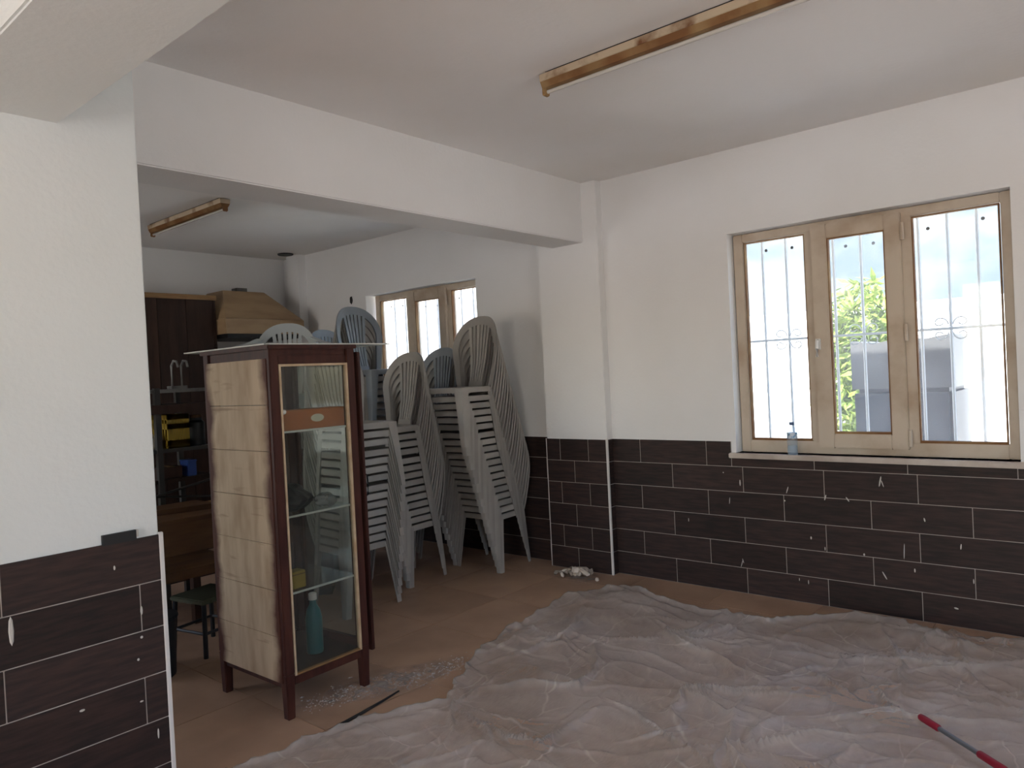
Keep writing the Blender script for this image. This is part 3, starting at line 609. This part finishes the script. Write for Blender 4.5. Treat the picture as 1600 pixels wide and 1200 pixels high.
# ------------------------------------------------------------------ ceiling lamps
def batten(label, x0, x1, y, z):
    t = thing('ceiling_lamp', label, 'ceiling lamp', (0, y, z))
    MB().hexa([(x0, -.034, -.036), (x1, -.034, -.036), (x1, .034, -.036), (x0, .034, -.036)], [(x0, -.036, -.006), (x1, -.036, -.006), (x1, .036, -.006), (x0, .036, -.006)]).build('housing', M['rust'], t, bevel=.002)
    MB().hexa([(x0 + .002, -.020, -.060), (x1 - .002, -.020, -.060), (x1 - .002, .020, -.060), (x0 + .002, .020, -.060)], [(x0 + .002, -.033, -.0365), (x1 - .002, -.033, -.0365), (x1 - .002, .033, -.0365), (x0 + .002, .033, -.0365)]).build('reflector', M['rustd'], t)
    MB().box(x0 + .03, x1 - .03, -.030, .030, -.006, 0).build('shaded_gap', M['dark'], t)  # black strip paints the shaded gap between housing and ceiling
    for xa, xb in ((x0 - .004, x0 + .016), (x1 - .016, x1 + .004)): MB().box(xa, xb, -.016, .016, -.088, -.050).build('lamp_holder', M['rustd'], t, bevel=.004)
    MB().tube([(x0 + .012, 0, -.073), (x1 - .012, 0, -.073)], .008, 12).build('tube', M['tubeg'], t, smooth=True)
batten('rusty cream tube lamp on the ceiling of the front room', .930, 2.15, -1.665, H)
batten('rusty cream tube lamp on the ceiling of the back room', -2.82, -1.74, -1.655, H)

# ------------------------------------------------------------------ back room: wall panelling, hood, rack, table
wp = thing('tall_cupboard', 'tall dark wooden cupboard with a light top rail in the back room', 'cupboard', (XBACK, 0, 0))
MB().box(.0, .40, -3.6, -.935, .0, 2.13).build('carcass', M['panel'], wp)
y = -3.6
while y < -.95:
    e = min(y + .24, -.935); MB().box(.40, .418, y + .002, e - .002, .0, 2.13).build('plank', M['panel'], wp); y += .24
MB().box(.0, .432, -3.6, -.93, 2.13, 2.172).build('top_rail', M['oak'], wp, bevel=.004)
hd = thing('cooker_hood', 'tan sloping cooker hood on the wall of the back room', 'hood', (XBACK, 0, 0))
hy0, hy1 = -.925, -.145; hx = .56
MB().box(.0, hx, hy0, hy1, 1.835, 1.965).build('rim', M['hood'], hd, bevel=.004)
MB().hexa([(0, hy0 + .004, 1.967), (hx - .004, hy0 + .004, 1.967), (hx - .004, hy1 - .004, 1.967), (0, hy1 - .004, 1.967)], [(0, hy0 + .13, 2.24), (.30, hy0 + .13, 2.24), (.30, hy1 - .24, 2.24), (0, hy1 - .24, 2.24)]).build('canopy', M['hood'], hd, bevel=.004)
MB().box(.02, hx - .02, hy0 + .02, hy1 - .02, 1.80, 1.835).build('filter', M['dark'], hd)
MB().box(.10, .20, -.60, -.50, 2.24, 2.285).box(.11, .19, -.57, -.53, 2.25, 2.27).build('duct_bracket', M['steel'], hd)
ck = thing('cooker', 'dark cooker standing under the tan hood in the back room', 'cooker', (XBACK + .03, 0, 0))
MB().box(.0, .55, -.88, -.18, .05, .86).build('body', M['dark'], ck, bevel=.006); MB().box(.0, .56, -.89, -.17, .86, .89).build('hob', M['steel'], ck)
for yy in (-.7, -.36): MB().lathe([(.09, 0), (.09, .018), (.05, .022)], 16).build('burner', M['dark'], ck, loc=(.28, yy, .89))
MB().tube([(.575, -.80, .74), (.575, -.26, .74)], .01, 8).build('handle', M['steel'], ck)
for (a, b) in ((.05, -.84), (.05, -.22), (.5, -.84), (.5, -.22)): MB().lathe([(.02, 0), (.02, .05)], 8).build('foot', M['dark'], ck, loc=(a, b, 0))

rk = thing('shelf_rack', 'dull steel shelf rack crowded with goods behind the cabinet', 'rack', (0, 0, 0))
rx0, rx1, ry0, ry1 = -2.05, -1.60, -2.62, -1.90
for (a, b) in ((rx0, ry0), (rx1, ry0), (rx0, ry1), (rx1, ry1), (rx1, -2.235)): MB().box(a - .016, a + .016, b - .016, b + .016, 0, 1.385).build('post', M['rack'], rk)
for z, m in ((1.355, 'steel'), (1.000, 'rack'), (.820, 'panel'), (.22, 'panel')): MB().box(rx0, rx1, ry0, ry1, z, z + .022).build('shelf', M[m], rk)
MB().box(rx0, rx1 + .02, ry0 - .01, ry1 + .01, 1.232, 1.285).build('shelf', M['panel'], rk)
MB().tube([(rx1 + .02, ry0, .80), (rx1 + .02, ry1, .70)], .008, 6).build('brace', M['rack'], rk); MB().tube([(rx1 + .03, ry0, .70), (rx1 + .03, ry1, .82)], .008, 6).build('brace', M['rack'], rk)
def crate(name, label, m, loc, sx, sy, h, rz=0):
    t = thing(name, label, 'crate', loc, rz); th = .012
    for (a, b, c, d) in ((-sx, sx, -sy, -sy + th), (-sx, sx, sy - th, sy), (-sx, -sx + th, -sy + th, sy - th), (sx - th, sx, -sy + th, sy - th)):
        w = MB(); nrow = 4; hh = h / nrow
        for k in range(nrow): w.box(a, b, c, d, k * hh + .014, (k + 1) * hh - .002) if k % 2 == 0 else None
        w.box(a, b, c, d, h - .03, h)
        lx = b - a; ly = d - c; nn = 6
        for k in range(nn + 1):
            u = k / nn
            if lx > ly: q = a + (lx - .014) * u; w.box(q, q + .014, c, d, 0, h)
            else: q = c + (ly - .014) * u; w.box(a, b, q, q + .014, 0, h)
        w.build('side', m, t)
    MB().box(-sx, sx, -sy, sy, 0, .012).build('base', m, t); return t
crate('bottle_crate', 'yellow slatted bottle crate on the steel rack', M['yellow'], (-1.735, -2.105, 1.022), .12, .065, .20)
tag(crumple('white_bag', M['paper'], (-1.70, -2.235, 1.022), .055, (1, 1, .9), 8), 'small whitish bag left of the yellow crate on the rack', 'bag')
bbx = thing('blue_box', 'small blue plastic box on the lower rack shelf', 'box', (-1.665, -2.035, .842)); MB().box(-.05, .05, -.028, .028, 0, .092).build('box_body', M['blue'], bbx, bevel=.004); MB().box(-.053, .053, -.031, .031, .086, .098).build('lid', M['blue'], bbx, bevel=.003)
for i, (yy, hh, m_, nm, lb) in enumerate(((-1.96, .17, 'dark', 'canister', 'black canister at the right end of the rack shelf'), (-2.16, .07, 'panel', 'carton', 'low brown carton on the lower rack shelf'))):
    zz = 1.022 if i == 0 else .842
    t = thing(nm, lb, 'container', (-1.69, yy, zz))
    if i == 0: MB().lathe([(.05, 0), (.05, hh - .03), (.035, hh - .015), (.035, hh)], 16).build('can_body', M[m_], t, smooth=True); MB().lathe([(.036, hh), (.036, hh + .018)], 14).build('lid', M['brown'], t)
    else: MB().box(-.06, .06, -.07, .07, 0, hh).build('carton_body', M[m_], t, bevel=.003); MB().box(-.062, .062, -.02, .02, hh - .001, hh + .002).build('tape', M['oak'], t)
tp = thing('tap_pair', 'two bent steel tap spouts standing on the rack top', 'tap', (-1.70, -2.06, 1.377))
for dy in (-.03, .03): MB().tube([(0, dy, 0), (0, dy, .14), (.03, dy, .17), (.07, dy, .165), (.085, dy, .13)], .007, 7).build('spout', M['steel'], tp, smooth=True)
MB().box(-.03, .03, -.05, .05, 0, .018).build('tap_base', M['steel'], tp)

wt = thing('wooden_table', 'brown wooden table with a deep apron in front of the rack', 'table', (-1.20, -2.335, 0))
MB().box(-.28, .28, -.34, .24, .69, .715).build('table_top', M['brown'], wt, bevel=.003)
for part in ((.235, .26, -.31, .21), (-.26, -.235, -.31, .21)): MB().box(part[0], part[1], part[2], part[3], .53, .69).build('apron', M['brown'], wt)
MB().box(-.24, .27, -.30, .20, .40, .45).build('lower_shelf', M['brown'], wt)
for (a, b) in ((-.25, -.30), (.25, -.30), (-.25, .20), (.25, .20)): MB().box(a - .022, a + .022, b - .022, b + .022, 0, .69).build('leg', M['panel'], wt)
pk = thing('loose_plank', 'loose orange brown plank lying on the wooden table', 'plank', (-1.16, -2.36, .7155), R(-14)); MB().box(-.06, .06, -.22, .20, 0, .028).build('board', M['brown'], pk, bevel=.002); MB().box(-.061, .061, .18, .201, .0, .0285).build('end_grain', M['oak'], pk)
stl = thing('low_stool', 'black low stool under the brown table', 'stool', (-.985, -2.30, 0), R(12))
MB().box(-.13, .13, -.13, .13, .27, .295).build('seat', M['olive'], stl, bevel=.006)
for (a, b) in ((-.11, -.11), (.11, -.11), (-.11, .11), (.11, .11)): MB().tube([(a * 1.12, b * 1.12, 0), (a, b, .27)], .012, 8).build('leg', M['dark'], stl)
for (a, b, c, d) in ((-.115, -.115, .115, -.115), (.115, -.115, .115, .115), (-.115, .115, .115, .115), (-.115, -.115, -.115, .115)): MB().tube([(a, b, .12), (c, d, .12)], .008, 6).build('stretcher', M['dark'], stl)
bn = thing('waste_bin', 'black waste bin on the floor beside the near wall end', 'bin', (-.83, -2.66, 0))
MB().lathe([(.095, 0), (.10, .005), (.112, .27), (.118, .275), (.118, .29), (.106, .29), (.098, .02)], 22).build('bin_body', M['dark'], bn, smooth=True); MB().lathe([(.119, .276), (.121, .28), (.119, .292)], 22).build('rim', M['dark'], bn)

# ------------------------------------------------------------------ water bottle on the sill
wbt = thing('water_bottle', 'small water bottle with blue label and cap on the window sill', 'bottle', (1.300, -.005, .8325))
MB().lathe([(.024, 0), (.028, .006), (.028, .045), (.026, .05), (.028, .055), (.028, .125), (.024, .140), (.012, .160), (.011, .166)], 20).build('bottle_body', M['bottle'], wbt, smooth=True)
MB().lathe([(.0285, .092), (.0285, .125)], 20).build('label', M['label'], wbt, smooth=True)
MB().lathe([(.0265, .003), (.0265, .052)], 18).build('water', M['bottle'], wbt, smooth=True)
MB().lathe([(.0135, .166), (.0135, .182), (.011, .184)], 16).build('cap', M['cap'], wbt, smooth=True)

# ------------------------------------------------------------------ crumpled plastic sheet on the floor
def tarp():
    out = np.array([(.30, -3.02), (.355, -2.80), (.365, -2.60), (.45, -2.36), (.555, -2.09), (.49, -1.93), (.40, -1.78), (.27, -1.55), (.225, -1.25), (.19, -.93), (.13, -.60), (.24, -.42), (.42, -.32), (.64, -.38), (.87, -.47), (1.08, -.47), (1.29, -.44), (1.46, -.28), (1.62, -.165), (1.80, -.13), (1.95, -.15), (2.09, -.20), (2.23, -.22), (2.37, -.13), (2.62, -.10), (2.95, -.22), (3.2, -.35), (3.35, -1.0), (3.3, -1.8), (3.2, -2.6), (2.7, -3.0), (1.9, -3.15), (1.1, -3.05), (.6, -3.1)])
    # densify and roughen the outline
    P = []
    for a, b in zip(out, np.roll(out, -1, 0)):
        for u in np.linspace(0, 1, 8, endpoint=False): P.append(a + (b - a) * u)
    P = np.array(P); rs = np.random.RandomState(4); t = np.arange(len(P))
    wob = sum(rs.uniform(.003, .010) * np.sin(t * w + rs.uniform(0, 6)) for w in (.25, .55, .9, 1.7)); c = P.mean(0); d = P - c; P = P + d / np.linalg.norm(d, axis=1)[:, None] * wob[:, None]
    # radial grid: rings from the outline towards the middle keep the edge exact
    NR = 150; NA = 900
    seg = np.r_[0, np.cumsum(np.linalg.norm(np.roll(P, -1, 0) - P, axis=1))]; Pc = np.vstack([P, P[:1]])
    q = np.linspace(0, seg[-1], NA, endpoint=False); E = np.stack([np.interp(q, seg, Pc[:, 0]), np.interp(q, seg, Pc[:, 1])], 1)
    c = np.array([1.55, -1.62]); fr = 1 - (np.arange(NR) / NR) ** 1.0
    V = c + (E - c)[None] * fr[:, None, None]; X = V[..., 0].ravel(); Y = V[..., 1].ravel(); Fr = np.repeat(fr, NA)
    def vnoise(x, y, s, seed):
        r = np.random.RandomState(seed); Gd = r.rand(64, 64); u = x * s; v = y * s; i = np.floor(u).astype(int); j = np.floor(v).astype(int); a = u - i; b = v - j
        a = a * a * (3 - 2 * a); b = b * b * (3 - 2 * b); g = lambda p, q_: Gd[p % 64, q_ % 64]
        return g(i, j) * (1 - a) * (1 - b) + g(i + 1, j) * a * (1 - b) + g(i, j + 1) * (1 - a) * b + g(i + 1, j + 1) * a * b
    wx = X + .10 * (vnoise(X, Y, 4, 1) - .5) + .04 * (vnoise(X, Y, 11, 21) - .5); wy = Y + .10 * (vnoise(X, Y, 4, 2) - .5) + .04 * (vnoise(X, Y, 11, 22) - .5)
    Z = .005 + .008 * vnoise(X, Y, 3, 3) + .002 * vnoise(X, Y, 14, 5); ZF = np.zeros_like(Z)
    # ridged wrinkles
    for s, a_, sd in ((2.2, .012, 6), (4.2, .008, 7), (9.5, .003, 8), (19, .0012, 9)):
        Z += a_ * (1 - np.abs(2 * vnoise(wx * 1.0 + wy * .25, wy, s, sd) - 1)) ** 5
    stars = [(1.34, -1.42), (.93, -1.66), (1.72, -.72), (1.95, -.55), (.62, -2.1), (2.2, -.62), (1.15, -2.2), (2.1, -1.2), (.55, -1.2), (1.0, -.95), (1.65, -1.75), (2.6, -1.4), (.8, -2.6), (2.4, -2.2), (1.8, -2.5)]
    rs = np.random.RandomState(11)
    for (sx, sy) in stars:
        for _ in range(rs.randint(5, 9)):
            an = rs.uniform(0, 2 * math.pi); ln = rs.uniform(.2, .75); w = rs.uniform(.005, .012); h = rs.uniform(.008, .024)
            dx, dy = math.cos(an), math.sin(an); px = wx - sx; py = wy - sy; tt = px * dx + py * dy; dd = np.abs(-px * dy + py * dx); ww = w * (1 + 1.2 * np.clip(tt / ln, 0, 1))
            pr = np.clip(1 - tt / ln, 0, 1) ** .7 * np.clip(tt / .02 + 1, 0, 1); ZF = np.maximum(ZF, h * pr * np.exp(-(dd / ww) ** 1.1))
    for _ in range(80):
        sx, sy = rs.uniform(.2, 3.1), rs.uniform(-3, -.2); an = rs.normal(.35, .75); ln = rs.uniform(.15, .5); w = rs.uniform(.005, .012); h = rs.uniform(.006, .018)
        dx, dy = math.cos(an), math.sin(an); px = wx - sx; py = wy - sy; tt = px * dx + py * dy; dd = np.abs(-px * dy + py * dx)
        ZF = np.maximum(ZF, h * np.clip(1 - np.abs(tt) / ln, 0, 1) * np.exp(-(dd / w) ** 1.1))
    Z = Z * 1.1 + 1.9 * ZF
    # rolled bunches along the rim
    edge = np.exp(-((1 - Fr) / .035) ** 2); Z += edge * (.004 + .018 * vnoise(X, Y, 6, 15) + .010 * (1 - np.abs(2 * vnoise(wx, wy, 16, 16) - 1)) ** 3)
    ridge2 = np.exp(-((1 - Fr - .10) / .035) ** 2); Z += ridge2 * .045 * np.clip(vnoise(X, Y, 2.3, 17) - .35, 0, 1)
    rim = np.clip((1 - Fr) / .006, 0, 1); Z = .0025 + Z * (.25 + .75 * rim)
    verts = np.stack([X, Y, Z], 1); fs = []
    for i in range(NR - 1):
        a = i * NA
        for k in range(NA):
            k2 = (k + 1) % NA; fs.append((a + k, a + k2, a + NA + k2, a + NA + k))
    ci = len(verts); verts = np.vstack([verts, [c[0], c[1], Z[-NA:].mean()]])
    for k in range(NA): fs.append(((NR - 1) * NA + k, (NR - 1) * NA + (k + 1) % NA, ci))
    me = bpy.data.meshes.new('plastic_sheet'); me.from_pydata(verts.tolist(), [], fs); me.materials.append(M['tarp'])
    me.polygons.foreach_set('use_smooth', [True] * len(me.polygons)); me.update()
    o = bpy.data.objects.new('plastic_sheet', me); COL.objects.link(o)
    return tag(o, 'crumpled clear plastic dust sheet spread over the floor', 'dust sheet')
TARP = tarp()
def tarp_z(x, y):
    ok, loc, nrm, i = TARP.ray_cast(Vector((x, y, 1)), Vector((0, 0, -1))); return loc.z if ok else 0
# pole with red grips lying on it
pa, pb = Vector((2.160, -1.222)), Vector((2.72, -1.69)); dv = (pb - pa); zp = max(tarp_z(*(pa + dv * u)) for u in np.linspace(0, 1, 12)) + .006
rp = thing('roller_pole', 'grey pole with dark red grips lying on the dust sheet', 'pole', (pa.x, pa.y, zp), math.atan2(dv.y, dv.x)); ln = dv.length
MB().tube([(.06, 0, .008), (ln, 0, .008)], .0085, 12).build('tube', M['tubegrey'], rp, smooth=True)
MB().tube([(0, 0, .008), (.006, 0, .008), (.02, 0, .008), (.095, 0, .008), (.10, 0, .008)], [.007, .0115, .013, .0125, .010], 14).build('grip', M['red'], rp, smooth=True)
MB().tube([(.275, 0, .008), (.28, 0, .008), (.38, 0, .008), (.385, 0, .008)], [.010, .0125, .0125, .010], 14).build('grip', M['red'], rp, smooth=True)

# ------------------------------------------------------------------ rubble, dust, dark rod
def stone(r, seed):
    bm = bmesh.new(); bmesh.ops.create_icosphere(bm, subdivisions=1, radius=r); rr = random.Random(seed)
    for v in bm.verts: v.co *= rr.uniform(.65, 1.15); v.co.z *= .6
    me = bpy.data.meshes.new('rubble_piece'); bm.to_mesh(me); bm.free(); me.materials.append(M['rubble']); return me
def dustmat():
    m = clear('thin_dust_film', (1, 1, 1, 1), .3, (.50, .46, .43, 1), .0001, .6); nt = m.node_tree; N = nt.nodes; L = nt.links
    tc = N.new('ShaderNodeTexCoord'); vm = N.new('ShaderNodeVectorMath'); vm.operation = 'DISTANCE'; vm.inputs[1].default_value = (.5, .5, .5); mpp = N.new('ShaderNodeMapping'); mpp.inputs['Scale'].default_value = (1, 1, 0); mpp.inputs['Location'].default_value = (0, 0, .5)
    L.new(tc.outputs['Generated'], mpp.inputs[0]); L.new(mpp.outputs[0], vm.inputs[0])
    nz = N.new('ShaderNodeTexNoise'); nz.inputs['Scale'].default_value = 14; nz.inputs['Detail'].default_value = 6; L.new(tc.outputs['Object'], nz.inputs['Vector'])
    fa = N.new('ShaderNodeMapRange'); fa.inputs['From Min'].default_value = .5; fa.inputs['From Max'].default_value = .1; L.new(vm.outputs['Value'], fa.inputs['Value'])
    nr = N.new('ShaderNodeMapRange'); nr.inputs['From Min'].default_value = .36; nr.inputs['From Max'].default_value = .68; nr.inputs['To Max'].default_value = .95; L.new(nz.outputs['Fac'], nr.inputs['Value'])
    mu = N.new('ShaderNodeMath'); mu.operation = 'MULTIPLY'; L.new(fa.outputs[0], mu.inputs[0]); L.new(nr.outputs[0], mu.inputs[1])
    for k in N:
        if k.type == 'MIX_SHADER' and k.inputs[1].links[0].from_node.type == 'BSDF_TRANSPARENT': L.new(mu.outputs[0], k.inputs[0])
    return m
DUST = dustmat()
rb = thing('rubble_pile', 'small pile of broken plaster rubble at the foot of the pilaster', 'rubble', (-.085, -.215, 0))
def heap(nm, rx, ry, hz, m, parent, seed, loc=(0, 0, 0)):
    rr = np.random.RandomState(seed); n = 28; vs = []; fs = []; rings = 6
    wob = 1 + .22 * np.sin(np.arange(n) * .9 + 1) * rr.uniform(.4, 1, n)
    for i in range(rings):
        u = 1 - i / rings
        for k in range(n): a = 2 * math.pi * k / n; vs.append((rx * u * wob[k] * math.cos(a), ry * u * wob[k] * math.sin(a), .0012 + hz * (1 - u) ** .8 * rr.uniform(.6, 1.2) if i else .0008))
    vs.append((0, 0, hz))
    for i in range(rings - 1):
        for k in range(n): fs.append((i * n + k, i * n + (k + 1) % n, i * n + n + (k + 1) % n, i * n + n + k))
    for k in range(n): fs.append(((rings - 1) * n + k, (rings - 1) * n + (k + 1) % n, len(vs) - 1))
    o = MB().add(vs, fs).build(nm, m, parent, smooth=True); o.location = loc; return o
rb.scale = (1.3, 1.3, 1.3)
heap('powder', .16, .10, .008, DUST, rb, 2)
shp = [stone(r, i) for i, r in enumerate((.012, .016, .020, .025, .029))]
for i in range(70):
    a = rnd.uniform(0, 6.28); q = abs(rnd.gauss(0, .42)); x, yy = .14 * q * math.cos(a), .085 * q * math.sin(a) + .01
    link('rubble_piece', shp[min(4, int(abs(rnd.gauss(0, 1.6))))], rb, (x, yy, .010 + .022 * max(0, 1 - q)), (rnd.uniform(0, 3), rnd.uniform(0, 3), rnd.uniform(0, 3)))
for (x, yy, a, l) in ((.03, .02, .5, .07), (-.03, .03, 2.2, .06), (.05, -.01, -.4, .08), (.0, .045, 1.0, .05)):
    link('rubble_piece', bx(-l / 2, l / 2, -.009, .009, 0, .008).mesh('rubble_piece', M['rubble']), rb, (x, yy, .028), (.2, .15, a))
def dustpatch():
    rs = np.random.RandomState(3); pts = []; mb = MB()
    for i in range(900):
        u = rs.rand(); cx = .075 + .24 * u + rs.normal(0, .045); cy = -2.36 + .62 * u + rs.normal(0, .075)
        r = rs.uniform(.0015, .005) * (1 if rs.rand() < .9 else 1.8); z = .0004
        a0 = rs.uniform(0, 6); vs = [(cx + r * math.cos(a0 + k * 1.257), cy + r * 1.3 * math.sin(a0 + k * 1.257), z) for k in range(5)] + [(cx, cy, z + r * .5)]
        mb.add(vs, [(k, (k + 1) % 5, 5) for k in range(5)])
    o = mb.build('plaster_crumbs', M['dust'], fix=False); return tag(o, 'pale plaster dust and crumbs scattered beside the cabinet leg', 'plaster dust', kind='stuff')
dustpatch()
dp = heap('plaster_smear', .15, .40, .003, DUST, None, 9, (.175, -2.06, 0)); dp.rotation_euler = (0, 0, R(-16)); tag(dp, 'whitish smear of plaster dust on the floor right of the cabinet', 'plaster dust')
rod = MB().tube([(.352, -2.47, .0065), (.338, -2.33, .006), (.318, -2.20, .005), (.299, -2.10, .004)], [.0068, .0068, .0055, .0035], 8).build('thin_rod', M['dark'], smooth=True); tag(rod, 'thin dark rod lying on the floor between cabinet and dust sheet', 'rod')

# ------------------------------------------------------------------ outside
struct(MB().box(-40, 60, .23, 60, -.35, -.15).build('ground', M['ground']), 'pale sunlit yard outside the windows')
struct(MB().box(-40, 60, -40, YR - .2, -.35, -.15).box(-40, .09, YR - .2, -4.8, -.35, -.15).box(XR + .2, 60, YR - .2, .23, -.35, -.15).build('ground_entrance', M['ground'], fix=False), 'pale paving outside the entrance')
struct(MB().box(-40, -6.5, 7.4, 7.9, -.15, 5.0).build('wall_neighbour', M['white_ext']), 'white sunlit house wall seen through the back room window')
struct(MB().box(-6.5, 3.2, 7.5, 7.8, -.15, 2.1).build('wall_yard', M['white_ext']), 'white sunlit yard wall seen through the windows')
ap = thing('covered_appliance', 'dark grey two-tone box standing outside behind the window', 'appliance', (1.64, 1.28, -.15))
MB().box(-.29, .29, -.28, .28, .06, 1.30).build('lower_body', M['tank_lo'], ap, bevel=.03, smooth=True)
up = MB(); n = 9
vs = []
for j, yy in enumerate((-.285, .285)):
    for k in range(n):
        x = -.295 + .59 * k / (n - 1); vs += [(x, yy, 1.30), (x, yy, 1.605 + .012 * math.cos(k * 1.6) + (.012 if k > 4 else 0))]
fs = []
for k in range(n - 1):
    a = 2 * k; b = 2 * n + 2 * k
    fs += [(a, a + 2, a + 3, a + 1), (b, b + 1, b + 3, b + 2), (a + 1, a + 3, b + 3, b + 1), (a, b, b + 2, a + 2)]
fs += [(0, 1, 2 * n + 1, 2 * n), (2 * n - 2, 4 * n - 2, 4 * n - 1, 2 * n - 1)]
up.add(vs, fs).build('upper_cover', M['tank_hi'], ap, smooth=True)
for (a, b) in ((-.24, -.23), (.24, -.23), (-.24, .23), (.24, .23)): MB().lathe([(.02, 0), (.02, .06)], 8).build('foot', M['dark'], ap, loc=(a, b, 0))
# leafy tree
def tree(name, label, x, y, z0, cz, rx, rz, nleaf, seed, ls=.16):
    t = thing(name, label, 'tree', (x, y, z0)); rr = random.Random(seed)
    MB().tube([(0, 0, 0), (.05, 0, .6), (0, .05, cz)], [.09, .07, .04], 8).build('trunk', M['bark'], t, smooth=True)
    vs = []; fs = []
    for i in range(nleaf):
        d = Vector((rr.gauss(0, 1), rr.gauss(0, 1), rr.gauss(0, 1))).normalized() * rr.random() ** .45
        c = Vector((d.x * rx, d.y * rx, cz + d.z * rz)); a = Vector((rr.gauss(0, 1), rr.gauss(0, 1), rr.gauss(-.4, .7))).normalized(); b = a.cross(Vector((rr.gauss(0, 1), rr.gauss(0, 1), 1))).normalized()
        l = ls * rr.uniform(.6, 1.3); w = l * .16; k = len(vs)
        up_ = a.cross(b) * w * .5
        vs += [tuple(c), tuple(c + a * l * .45 + b * w), tuple(c + a * l), tuple(c + a * l * .45 - b * w), tuple(c + a * l * .5 + up_)]
        fs += [(k, k + 1, k + 4), (k + 1, k + 2, k + 4), (k + 2, k + 3, k + 4), (k + 3, k, k + 4)]
    o = MB().add(vs, fs).build('foliage', M['leaf'], t, fix=False); o['kind'] = 'stuff'
tree('leafy_tree', 'green leafy tree in the yard seen through the middle pane', .46, 4.6, -.15, 1.35, .50, 1.05, 3600, 3)
hm = MB(); nx = 40; vs = []; fs = []
for j in range(3):
    for i in range(nx + 1):
        x = -160 + 260 * i / nx; hgt = (0, .6, 1)[j] * (34 + 7 * math.sin(i * .35) + 3 * math.sin(i * 1.1 + 1)); vs.append((x, 70 + 25 * j, -.5 + hgt))
for j in range(2):
    for i in range(nx): a = j * (nx + 1) + i; fs.append((a, a + 1, a + nx + 2, a + nx + 1))
struct(hm.add(vs, fs).build('hills', M['hill'], smooth=True), 'hazy hillside beyond the yard')
